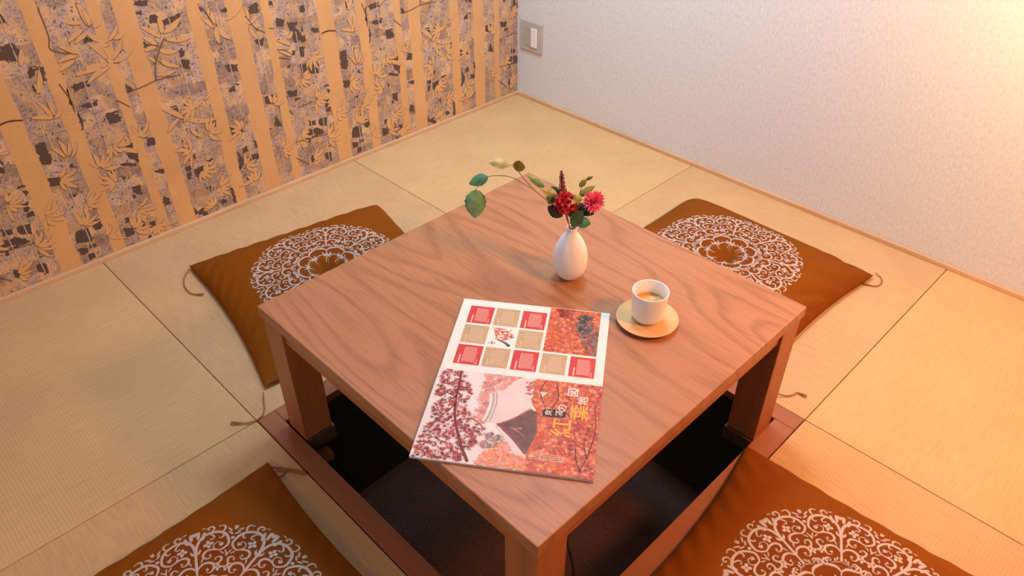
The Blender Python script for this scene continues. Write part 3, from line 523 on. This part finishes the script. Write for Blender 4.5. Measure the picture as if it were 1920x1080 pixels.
for i, p in enumerate(P):
    f = i/(len(P)-1); R_ = .0068*(1-f)**.7+.0022
    for k in range(9):
        a = k*2*PI/9+i*.7; q_ = p-VO+Vector((math.cos(a)*R_, math.sin(a)*R_, rr.uniform(-.002, .002)))
        bmesh.ops.create_icosphere(bm, subdivisions=1, radius=.0019*(1-.35*f), matrix=Matrix.Translation(q_))
from_bm('florets', bm, M_purp, e, True)
sprig('leaf_collar_sprig', 'short sprig with dark and pale green leaves hanging over the vase mouth', 'sprig', ['s_red'], [5, 6, 7, 10, 11])
# ------------------------------------------------------------ floor cushions
def cushion_mat(name, col, inner, R_):
    t = NT(name); v = t.coord(); n = t.noise(t.coord(scale=(1, .15, 1)), 900, 2, .6); n2 = t.noise(v, 6, 3)
    c = t.ramp(n, [(0.3, tuple(x*.86 for x in col)), (.7, tuple(x*1.1 for x in col))])
    c = t.mix(1.0, c, t.ramp(n2, [(0.3, .93), (.7, 1.05)]), 'MULTIPLY')
    sx = t.n('ShaderNodeSeparateXYZ'); t.l(v, sx.inputs[0])
    rr_ = t.math('SQRT', t.math('ADD', t.math('POWER', sx.outputs['X'], 2.0), t.math('POWER', sx.outputs['Y'], 2.0)))
    k_ = t.math('MULTIPLY', t.math('LESS_THAN', rr_, R_*.93), t.math('GREATER_THAN', rr_, R_*.25))
    c = t.mix(k_, c, inner); t.bump(n, .15, .0004)
    return t.fin(c, .7, Specular_IOR_Level=.08)
ER = .211
M_cush = cushion_mat('ochre_brown_cotton', (.235, .062, .003), (.20, .048, .005), ER)
M_thr = simple('cream_embroidery_thread', (.50, .40, .36), .5, .1, 500)
M_tas = simple('tassel_cord_brown', (.34, .11, .02), .6, .2, 300)
def emb_paths():
    """one 45 degree sector (mirrored), in units of the medallion radius: (points, half width, tapered)"""
    E = EMB; S = [(E['main'], .0135, 'b'), (E['s2'], .0115, 'b'), (E['s3'], .0115, 'b'), (E['s4'], .0095, 'b'), (E['out1'], .010, 'b'), (E['out2'], .010, 'b'),
         (E['dash'], .007, ''), (E['in1'], .0085, 'b'), (E['in2'], .0085, 'b'), (E['stemleaf'], .012, ''), (E['s2leaf'], .008, ''),
         (E['cc'], .013, ''), (E['curl'], .009, 'b'), (E['arc'], .0035, ''), (E['lastcurl'], .009, 'b'), ([(.268, .112), (.245, .092), (.25, .06), (.275, .055), (.285, .07)], .012, 'b')]
    return S
def blobs():
    B_ = []
    def flower(c, r, n, a0=0):
        for k in range(n):
            a = a0+2*PI*k/n; B_.append(((c[0]+math.cos(a)*r*.62, c[1]+math.sin(a)*r*.62), r*.5, r*.40, a))
    flower(EMB['flower'][0], .042, 4, .5); flower(EMB['flower2'][0], .034, 4, .2)
    for q_ in EMB['sun'][:3]: B_.append((q_, .026, .007, math.atan2(q_[1]*2.2, q_[0]-.62)))
    for q_ in EMB['drop'][:2]: B_.append((q_, .02, .009, .5))
    # fan: three heart shaped petals around the stem axis (22.5 deg); the mirror supplies the other side
    ax_ = PI/8
    for da, rr_ in ((-.085, .905), (-.035, .93)):
        a = ax_+da; c_, s_ = math.cos(a)*rr_, math.sin(a)*rr_
        B_.append(((c_, s_), .050, .017, a+da*2.2))
    B_.append(((math.cos(ax_)*.955, math.sin(ax_)*.955-.008), .030, .014, ax_-.5))
    B_.append(((.90, .03), .030, .010, 1.0)); B_.append(((.965, .008), .026, .010, .1)); B_.append(((.94, .05), .034, .010, .9)); B_.append(((.845, .006), .016, .012, 0))
    return B_
def make_cushion(name_loc, hx, hy, rz, seed, tassels, crease=0, rc=.04, lab=''):
    x0, y0 = name_loc
    root = empty('floor_cushion', (x0, y0, 0), rz); tag(root, lab, 'floor cushion', 'square zabuton cushions around the low table')
    H, ZS, CC = (.070 if crease else .062), .011, .070
    def plan(s, t_):
        k_ = 1-(rc if s < 0 and t_ < 0 else .012)*abs(s*t_)**9
        return hx*s*(1-CC*(1-t_*t_)*abs(s)**2)*k_, hy*t_*(1-CC*(1-s*s)*abs(t_)**2)*k_
    def ztop(s, t_):
        e_ = max(0, (1-abs(s)**3.2))**.62*max(0, (1-abs(t_)**3.2))**.62
        x, y = plan(s, t_); r = math.hypot(x, y); a = math.atan2(y, x)
        z = ZS+H*e_
        z -= (.046*math.exp(-(r/.034)**1.3))
        z += .0055*math.cos(8*a+seed)*math.exp(-((r-.032)/.020)**2)
        z += .004*e_*noise.noise(Vector((x*5+seed, y*5, seed)))+.0015*e_*noise.noise(Vector((x*16, y*16+seed, 2)))
        if crease:                                         # pulled folds along the +y side
            g = max(0, t_-.35)/.65*(1-max(0, t_-.93)/.07*.6)
            z += crease*g*(abs(math.sin(7*s+12*t_+3*noise.noise(Vector((s*2.5, t_*2.5, 5)))))**.7*2-1)*min(1, e_*3+.1)
        else:
            g = max(0, max(abs(s), abs(t_))-.72)/.28
            z += .0022*g*math.sin(30*(s-t_)+seed)*min(1, e_*3)
        return z
    N = 110; bm = bmesh.new(); T, Bt = {}, {}
    def g(i):
        u = -1+2*i/N; return math.copysign(1-(1-abs(u))**1.25, u)
    for i in range(N+1):
        for j in range(N+1):
            s, t_ = g(i), g(j); x, y = plan(s, t_)
            T[i, j] = bm.verts.new((x, y, ztop(s, t_)))
            if i in (0, N) or j in (0, N): Bt[i, j] = T[i, j]
            elif i % 5 == 0 and j % 5 == 0 or True:
                e_ = max(0, (1-abs(s)**4))**.5*max(0, (1-abs(t_)**4))**.5
                Bt[i, j] = bm.verts.new((x, y, max(.0006, ZS*(1-1.25*e_))))
    for i in range(N):
        for j in range(N):
            bm.faces.new((T[i, j], T[i+1, j], T[i+1, j+1], T[i, j+1]))
            bm.faces.new((Bt[i, j], Bt[i, j+1], Bt[i+1, j+1], Bt[i+1, j]))
    from_bm('cover', bm, M_cush, root, True)
    def surf(x, y):
        s, t_ = x/hx, y/hy
        for _ in range(5):
            px_, py_ = plan(s, t_); s += (x-px_)/hx; t_ += (y-py_)/hy
        return ztop(max(-1, min(1, s)), max(-1, min(1, t_)))
    bm = bmesh.new()
    ca = [(math.cos(k*PI/4), math.sin(k*PI/4)) for k in range(8)]
    def put(P, hw, blob, tr):
        Q = catmull([(p[0], p[1], 0) for p in P], 4); n = len(Q); rows = []
        for i, p in enumerate(Q):
            t_ = Q[min(i+1, n-1)]-Q[max(i-1, 0)]; l_ = math.hypot(t_.x, t_.y) or 1; nx, ny = -t_.y/l_, t_.x/l_
            f = i/(n-1); w_ = hw*.88*(.45+.75*math.sin(PI*min(1, f*1.15+.08)))
            if blob and f > .93: w_ = hw*1.45
            if i == n-1: w_ *= .6
            row = []
            for s_, hz in ((-1, .0003), (0, .0016), (1, .0003)):
                x, y = tr(p.x+nx*w_*s_, p.y+ny*w_*s_); row.append(bm.verts.new((x, y, surf(x, y)+hz)))
            rows.append(row)
        for a, b in zip(rows, rows[1:]):
            bm.faces.new((a[0], a[1], b[1], b[0])); bm.faces.new((a[1], a[2], b[2], b[1]))
    def putblob(c_, a_, b_, rot, tr):
        ct = bm.verts.new((*tr(*c_), 0)); ct.co.z = surf(ct.co.x, ct.co.y)+.0018; ring = []
        for k in range(10):
            th = 2*PI*k/10; u, v_ = math.cos(th)*a_, math.sin(th)*b_
            x, y = tr(c_[0]+u*math.cos(rot)-v_*math.sin(rot), c_[1]+u*math.sin(rot)+v_*math.cos(rot))
            ring.append(bm.verts.new((x, y, surf(x, y)+.0003)))
        for k in range(10): bm.faces.new((ct, ring[k], ring[(k+1) % 10]))
    for c_, s_ in ca:
        for mir in (1, -1):
            tr = lambda x, y, c_=c_, s_=s_, mir=mir: ((x*c_-y*mir*s_)*ER, (x*s_+y*mir*c_)*ER)
            for P, hw, bl in emb_paths(): put(P, hw, bl == 'b', tr)
            for c2, a_, b_, rot in blobs(): putblob(c2, a_, b_, rot, tr)
        tr = lambda x, y, c_=c_, s_=s_: ((x*c_-y*s_)*ER, (x*s_+y*c_)*ER)
        put([(.135, .070), (.195, .092), (.228, .080), (.225, .052), (.250, .050), (.258, .026), (.248, .018), (.272, 0), (.248, -.018), (.258, -.026), (.250, -.050), (.225, -.052), (.228, -.080), (.195, -.092), (.135, -.070)], .0058, False, tr)
    bmesh.ops.recalc_face_normals(bm, faces=bm.faces)
    for f in bm.faces:
        if f.normal.z < 0: f.normal_flip()
    tag(from_bm('embroidery', bm, M_thr, root, True), 'cream scrollwork medallion')
    inv = Matrix.Rotation(-rz, 4, 'Z') @ Matrix.Translation((-x0, -y0, 0))
    for P in tassels:
        bm = bmesh.new(); Q = [inv @ p for p in catmull(P, 8)]
        tube(bm, Q, .0016, 6); n = len(Q)
        for k in range(5):
            r = random.Random(k); e_ = Q[-1]; d = (Q[-1]-Q[-4]).normalized(); sd = Vector((-d.y, d.x, 0))
            tube(bm, [Q[-5]+sd*.001*(k-2), e_+d*.012+sd*.0022*(k-2)], .0007, 4)
        from_bm('tassel', bm, M_tas, root, True)
def Tz(P, z0): return [(P[0][0], P[0][1], z0)]+[(p[0], p[1], max(p[2], .003)) for p in P[1:]]
make_cushion((1.350, .582), .315, .312, math.radians(-9.6), 1, [Tz(TAS['Aleft'], .010), Tz(TAS['Anear'], .010)],
             lab='dark ochre floor cushion between the table and the bamboo wallpaper')
make_cushion((.502, 1.354), .300, .322, math.radians(-1), 2, [Tz(TAS['Bright'], .010), Tz(TAS['Bnear'], .010)], .008, .10,
             lab='rumpled orange-brown floor cushion between the table and the white wall')
make_cushion((2.113, 1.338), .290, .295, 0, 3, [Tz(TAS['Cfar'], .012), Tz(TAS['Cfar2'], .012)], 0, .012,
             lab='dark brown floor cushion at the bottom left, cut off by the frame')
make_cushion((1.292, 2.098), .280, .318, math.radians(4), 4, [[(p[0]+.012, p[1]+.006, .016-.0015*i) for i, p in enumerate(TAS['Dfar'])]], 0, .012,
             lab='bright orange-brown floor cushion at the bottom right, one corner on the pit frame')
# ------------------------------------------------------------ brochure
MO = Vector((1.414, 1.253, 0)); MU = Vector((1.238-1.414, 1.497-1.253, 0)); MV = Vector((.350, .2405, 0))
MU = MU.normalized(); MV = MV.normalized(); MV = (MV-MU*MV.dot(MU)).normalized(); ML, MW = .301, .425
mg = empty('magazine', (MO.x, MO.y, TH+.0004), math.atan2(MU.y, MU.x)); tag(mg, 'open autumn leaf magazine lying cover side up on the near corner of the table', 'magazine')
# local frame: +X along u, -Y along v  (u,v in 0..1)
def mp(u, v_): return (u*ML, -v_*MW) 
flip = 1 if (Matrix.Rotation(mg.rotation_euler.z, 4, 'Z') @ Vector((0, -1, 0))).dot(MV) > 0 else -1
def mp(u, v_): return (u*ML, -flip*v_*MW)
def paper(nm, cols): return nm
PMATS = {}
def pm(name, col, var=.1, sc=120, rough=.4):
    if name not in PMATS: PMATS[name] = simple('print_'+name, col, rough, var, sc, Specular_IOR_Level=.18)
    return PMATS[name]
class Page:
    def __init__(s, z): s.V, s.F, s.M, s.mats, s.z = [], [], [], [], z
    def mi(s, m):
        if m not in s.mats: s.mats.append(m)
        return s.mats.index(m)
    def poly(s, pts, m, lay):
        i = len(s.V); P = [mp(u, v_) for u, v_ in pts]
        a = sum(P[k][0]*P[(k+1) % len(P)][1]-P[(k+1) % len(P)][0]*P[k][1] for k in range(len(P)))
        if a < 0: P = P[::-1]
        s.V += [(x, y, s.z+lay*.00006) for x, y in P]; s.F.append(list(range(i, i+len(P)))); s.M.append(s.mi(m))
    def slab(s, u0, u1, v0, v1, th, m):
        P = [mp(u0, v0), mp(u1, v0), mp(u1, v1), mp(u0, v1)]
        a = sum(P[k][0]*P[(k+1) % 4][1]-P[(k+1) % 4][0]*P[k][1] for k in range(4))
        if a < 0: P = P[::-1]
        i = len(s.V); s.V += [(x, y, s.z-th) for x, y in P]+[(x, y, s.z) for x, y in P]
        for f in ((3, 2, 1, 0), (4, 5, 6, 7), (0, 1, 5, 4), (1, 2, 6, 5), (2, 3, 7, 6), (3, 0, 4, 7)): s.F.append([i+k for k in f]); s.M.append(s.mi(m))
    def build(s, name, parent):
        me = bpy.data.meshes.new(name); me.from_pydata(s.V, [], s.F)
        for p, k in zip(me.polygons, s.M): p.material_index = k
        return link(name, me, s.mats, parent)
def inpoly(u, v_, P):
    c = False; n = len(P)
    for i in range(n):
        a, b = P[i], P[(i+1) % n]
        if (a[1] > v_) != (b[1] > v_) and u < (b[0]-a[0])*(v_-a[1])/(b[1]-a[1])+a[0]: c = not c
    return c
mr = random.Random(21)
LIM = (0.0, 1.0, 0.0, 1.0)
def star(pg, u, v_, r, m, lay, lim):
    n = 7; a0 = mr.uniform(0, 2*PI); P = []
    for k in range(2*n):
        a = a0+PI*k/n; q_ = r*(1.15 if k % 2 == 0 else .30)*mr.uniform(.7, 1.15)
        P.append((min(max(u+math.cos(a)*q_/ML, lim[0]), lim[1]), min(max(v_+math.sin(a)*q_/MW, lim[2]), lim[3])))
    pg.poly(P, m, lay)
def scatter(pg, region, n, r0, r1, mats, l0, l1, lim):
    us = [p[0] for p in region]; vs2 = [p[1] for p in region]; k = 0; tries = 0
    while k < n and tries < n*20:
        tries += 1; u, v_ = mr.uniform(min(us), max(us)), mr.uniform(min(vs2), max(vs2))
        if not inpoly(u, v_, region): continue
        k += 1; star(pg, u, v_, mr.uniform(r0, r1), mr.choice(mats), mr.uniform(l0, l1), lim)
def streak(pg, P, w0, w1, m, lay):
    Q = catmull([(p[0]*ML, p[1]*MW, 0) for p in P], 5); n = len(Q)
    for i in range(n-1):
        a, b = Q[i], Q[i+1]; t_ = (b-a).normalized(); f = i/(n-1); w_ = w0+(w1-w0)*f; nx, ny = -t_.y*w_, t_.x*w_
        pg.poly([((a.x+nx)/ML, (a.y+ny)/MW), ((a.x-nx)/ML, (a.y-ny)/MW), ((b.x-nx)/ML, (b.y-ny)/MW), ((b.x+nx)/ML, (b.y+ny)/MW)], m, lay)
WHT = pm('white', (.82, .79, .77), .02); PAPER = pm('paper_edge', (.66, .66, .72), .05)
RED = pm('crimson', (.56, .055, .06), .05, 20); TAN = pm('tan', (.50, .36, .22), .05, 20); TXT = pm('text_cream', (.80, .62, .50), .02); TXD = pm('text_tan', (.66, .52, .38), .02)
ORS = [pm('orange', (.78, .22, .07), .25), pm('vermilion', (.66, .10, .05), .25), pm('brick', (.42, .07, .05), .25), pm('salmon', (.80, .33, .22), .2), pm('rust', (.50, .13, .08), .3)]
DKR = [pm('maroon', (.27, .035, .04), .25), pm('wine', (.40, .075, .075), .25), pm('deep_brown', (.17, .035, .03), .2)]
GRY = [pm('slate', (.10, .10, .105), .3), pm('stone', (.22, .18, .17), .3), pm('ink', (.035, .045, .045), .3)]
# back page (upper half)
pb = Page(.0026); pb.slab(0, 1, 0, .4995, .0024, WHT)
gu = [(.065, .228), (.243, .404), (.424, .586), (.606, .764), (.785, .943)]; gv = [(.047, .174), (.188, .314), (.328, .456)]
kinds = {(0, 0): 'r', (1, 0): 't', (2, 0): 'r', (0, 1): 't', (1, 1): 'p', (2, 1): 't', (0, 2): 'r', (1, 2): 't', (2, 2): 'r', (3, 2): 't', (4, 2): 'r'}
for (i, j), kd in kinds.items():
    (u0, u1), (v0, v1) = gu[i], gv[j]; du, dv = u1-u0, v1-v0
    pb.poly([(u0, v0), (u1, v0), (u1, v1), (u0, v1)], {'r': RED, 't': TAN, 'p': WHT}[kd], 1)
    if kd == 'p':
        lim = (u0, u1, v0, v1)
        scatter(pb, [(u0+.005, v0), (u1-.03, v0+.01), (u1-.005, v0+.06), (u0+.10, v0+.088), (u0+.05, v0+.085)], 110, .002, .004, ORS[:2]+[DKR[1]], 2, 6, lim)
        streak(pb, [(u0+.06, v0+.085), (u0+.11, v0+.10), (u0+.145, v0+.122)], .0014, .0035, GRY[0], 7)
        scatter(pb, [(u0, v0+.1), (u0+.05, v0+.1), (u0+.05, v1), (u0, v1)], 6, .0015, .003, GRY+[DKR[1]], 2, 3, lim)
        continue
    tx = TXT if kd == 'r' else TXD
    # rows of tiny unreadable print, running across the long side of the sheet
    for r_ in range(9):
        u = u0+du*(.30+.055*r_); v_ = v0+dv*.12
        while v_ < v1-dv*.14:
            l_ = mr.uniform(.002, .0045); pb.poly([(u, v_), (u+.0042, v_), (u+.0042, v_+l_), (u, v_+l_)], tx, 2); v_ += l_+.0016
    for (uu, h0, h1, w_) in ((.16, .55, .93, .011), (.80, .30, .90, .0026), (.86, .72, .93, .0055)):
        v_ = v0+dv*h0
        while v_ < v0+dv*h1:
            pb.poly([(u0+du*uu, v_), (u0+du*uu+w_, v_), (u0+du*uu+w_, v_+.005), (u0+du*uu, v_+.005)], tx, 2); v_ += .0075
    if kd == 't':
        star(pb, u0+du*.2, v0+dv*.55, .002, DKR[1], 3, (u0, u1, v0, v1))
lim = (.604, .942, .003, .315); reg = [(.604, .003), (.942, .003), (.942, .315), (.604, .315)]
pb.poly(reg, ORS[4], 1)
scatter(pb, reg, 420, .0025, .0065, ORS+[ORS[0], ORS[0], ORS[3]], 2, 8, lim)
scatter(pb, [(.65, .003), (.78, .003), (.76, .08), (.68, .07)], 50, .003, .006, DKR+[ORS[2]], 8, 10, lim)
scatter(pb, [(.80, .04), (.88, .03), (.90, .10), (.86, .18), (.80, .15)], 90, .003, .007, GRY, 9, 12, lim)
scatter(pb, [(.78, .16), (.94, .10), (.94, .31), (.88, .29), (.84, .22)], 120, .003, .007, GRY[:2]+[DKR[1], GRY[1]], 8, 11, lim)
pb.build('back_cover', mg)
# front cover (lower half)
pf = Page(.0042); v0 = .5005; pf.slab(0, 1, v0, 1, .0040, PAPER)
lim = (0, 1, v0, 1); full = [(0, v0), (1, v0), (1, 1), (0, 1)]
SKY = pm('sky_pink', (.74, .71, .74), .04, 8); pf.poly(full, SKY, 1)
PNK = [pm('rose_blur', (.66, .30, .28), .12), pm('rose_blur_dark', (.50, .22, .22), .12), pm('rose_pale', (.74, .40, .37), .1)]
pinkt = [(.30, v0), (.506, v0), (.412, .596), (.352, .614), (.36, .681), (.352, .78), (.302, .798), (.281, .716), (.294, .599)]
scatter(pf, pinkt, 170, .004, .010, PNK, 1.5, 4, lim)
ROOF = pm('roof_white', (.70, .62, .64), .05, 30)
pf.poly([(.352, .614), (.396, .608), (.412, .596), (.508, .507), (.60, v0), (.60, .60), (.61, .622), (.600, .685), (.52, .735), (.446, .781), (.425, .777), (.38, .777), (.355, .773), (.361, .676)], ROOF, 5)
RG = pm('roof_ridge', (.42, .36, .38), .1); RD = pm('roof_trim', (.24, .085, .09), .15)
streak(pf, [(.366, .614), (.378, .66), (.375, .72), (.362, .775)], .0016, .0016, RG, 6); streak(pf, [(.385, .610), (.397, .66), (.396, .71), (.385, .77)], .0012, .0012, RG, 6)
streak(pf, [(.350, .618), (.362, .67), (.358, .73), (.345, .775)], .002, .002, pm('ridge_white', (.78, .74, .77), .03), 6)
UND = pm('eaves_shadow', (.16, .085, .075), .2)
pf.poly([(.440, .782), (.53, .742), (.604, .681), (.645, .692), (.665, .802), (.625, .915), (.538, .845)], UND, 6)
streak(pf, [(.43, .785), (.52, .745), (.61, .680)], .0022, .0018, RD, 7); streak(pf, [(.44, .778), (.52, .737), (.60, .676)], .0009, .0009, PNK[1], 8)
streak(pf, [(.44, .785), (.53, .841), (.62, .915)], .0030, .0022, RD, 8)
pf.poly([(.420, .790), (.446, .795), (.53, .856), (.618, .925), (.605, .935), (.565, .930), (.513, .875), (.475, .835)], ROOF, 9)
streak(pf, [(.51, .79), (.56, .81), (.60, .83)], .0006, .0006, PNK[1], 8); star(pf, .545, .795, .006, GRY[1], 7.5, lim); star(pf, .565, .79, .005, PNK[1], 7.6, lim)
scatter(pf, [(.383, .835), (.441, .827), (.486, .853), (.474, .885), (.407, .92), (.365, .905)], 60, .003, .007, [GRY[1], PNK[1], pm('grey_rose', (.35, .24, .24), .15)], 2, 4, lim)
scatter(pf, [(.368, .995), (.40, .93), (.501, .866), (.547, .93), (.622, .935), (.66, .999)], 190, .004, .008, [ORS[0], ORS[3], PNK[2], ORS[3]], 9, 12, lim)
reg = [(.60, v0), (1.0, v0), (1.0, 1.0), (.645, 1.0), (.623, .915), (.663, .802), (.640, .690), (.600, .640)]
pf.poly(reg, ORS[4], 9.5)
scatter(pf, reg, 620, .003, .007, [ORS[0], ORS[3], ORS[3], ORS[4], ORS[1], DKR[1]], 10, 14, lim)
scatter(pf, [(.80, v0), (1, v0), (1, 1), (.86, 1), (.78, .82)], 150, .003, .006, [DKR[1], DKR[0], ORS[2]], 12, 15, lim)
scatter(pf, [(.545, .52), (.61, .51), (.61, .60), (.56, .60)], 34, .003, .005, [ORS[1], ORS[4], PNK[1]], 9, 12, lim)
for P in ([(.887, .86), (.90, .92), (.93, .975)], [(.92, .97), (.96, .88), (.985, .75), (.97, .62)], [(.66, .51), (.64, .57), (.68, .66)], [(.73, .52), (.75, .60), (.72, .66)], [(.95, .9), (.93, .82), (.95, .74)]): streak(pf, P, .0012, .0006, DKR[2], 15.5)
left = [(.02, v0), (.15, v0), (.20, .56), (.245, .62), (.215, .68), (.247, .733), (.30, .79), (.373, .813), (.34, .897), (.31, .99), (.02, .995), (.01, .93), (.05, .80), (.03, .65)]
scatter(pf, left, 520, .003, .0072, DKR+[DKR[1], ORS[2], pm('berry', (.45, .10, .12), .2)], 3, 8, lim)
scatter(pf, left, 130, .0012, .003, [WHT, SKY], 8.2, 9, lim)
streak(pf, [(.14, v0+.01), (.168, .73), (.24, .88), (.32, .99)], .0016, .0026, DKR[2], 9)
for P in ([(.168, .70), (.10, .78), (.05, .86)], [(.20, .79), (.28, .77), (.36, .81)], [(.15, .60), (.22, .60)], [(.16, .66), (.08, .64)]): streak(pf, P, .0009, .0004, DKR[2], 9)
# caption rows, capsule and pennant
for r_ in range(4):
    u = .645; v_ = .905+.0095*r_
    while u < (.80, .86, .85, .845)[r_]:
        l_ = mr.uniform(.004, .007); pf.poly([(u, v_), (u+l_, v_), (u+l_, v_+.0045), (u, v_+.0045)], pm('caption', (.80, .55, .45), .03), 16); u += l_+.003
pf.poly([(.637, .575), (.685, .574), (.658, .608)], pm('pennant', (.62, .55, .60), .15), 16)
pf.poly([(.680, .670), (.796, .665), (.806, .672), (.808, .700), (.798, .707), (.684, .712), (.674, .704), (.672, .678)], pm('capsule', (.055, .022, .02), .1), 16)
front = pf.build('front_cover', mg)
# the cover's lettering, real glyphs turned with the page
CHW = pm('letter_white', (.82, .74, .70), .02); CHO = pm('letter_orange', (.85, .40, .06), .05)
def glyph(ch, u, v_, size, m, wide=1.0, bold=.0):
    cu = bpy.data.curves.new('letter', 'FONT'); cu.body = ch; cu.size = 1.0; cu.align_x = 'CENTER'; cu.align_y = 'CENTER'; cu.offset = bold
    tmp = bpy.data.objects.new('tmp', cu); C.objects.link(tmp)
    bpy.context.view_layer.update()
    me = bpy.data.meshes.new_from_object(tmp.evaluated_get(bpy.context.evaluated_depsgraph_get()))
    bpy.data.objects.remove(tmp)
    if not len(me.vertices): return None
    xs = [w_.co.x for w_ in me.vertices]; ys = [w_.co.y for w_ in me.vertices]
    cx, cy = (min(xs)+max(xs))/2, (min(ys)+max(ys))/2; sc_ = size/max(max(ys)-min(ys), max(xs)-min(xs))
    X, Y = mp(u, v_)
    # glyph up points to -u, reading direction to smaller v
    for w_ in me.vertices:
        gx, gy = (w_.co.x-cx)*sc_*wide, (w_.co.y-cy)*sc_
        w_.co = Vector((X-gy, Y+flip*gx, pf.z+.00112))
    return me, m
GL = [('京', .708, .689, .0135, CHW, 1, .012), ('都', .768, .687, .0135, CHW, 1, .012), ('の', .782, .655, .0165, CHW, 1, .012),
      ('紅', .792, .762, .036, CHO, 1.15, .014), ('葉', .880, .668, .034, CHO, 1.05, .014), ('地', .893, .600, .020, CHW, 1, .014), ('図', .833, .558, .020, CHW, 1, .014)]
bm = bmesh.new(); mats = [CHW, CHO]
for g_ in GL:
    r_ = glyph(*g_)
    if r_:
        n_ = len(bm.faces); bm.from_mesh(r_[0]); bm.faces.ensure_lookup_table()
        for f in bm.faces[n_:]: f.material_index = mats.index(r_[1])
for f in bm.faces:
    f.normal_update()
    if f.normal.z < 0: f.normal_flip()
me = bpy.data.meshes.new('title_lettering'); bm.to_mesh(me); bm.free(); link('title_lettering', me, mats, front)
for cu in list(bpy.data.curves): bpy.data.curves.remove(cu)
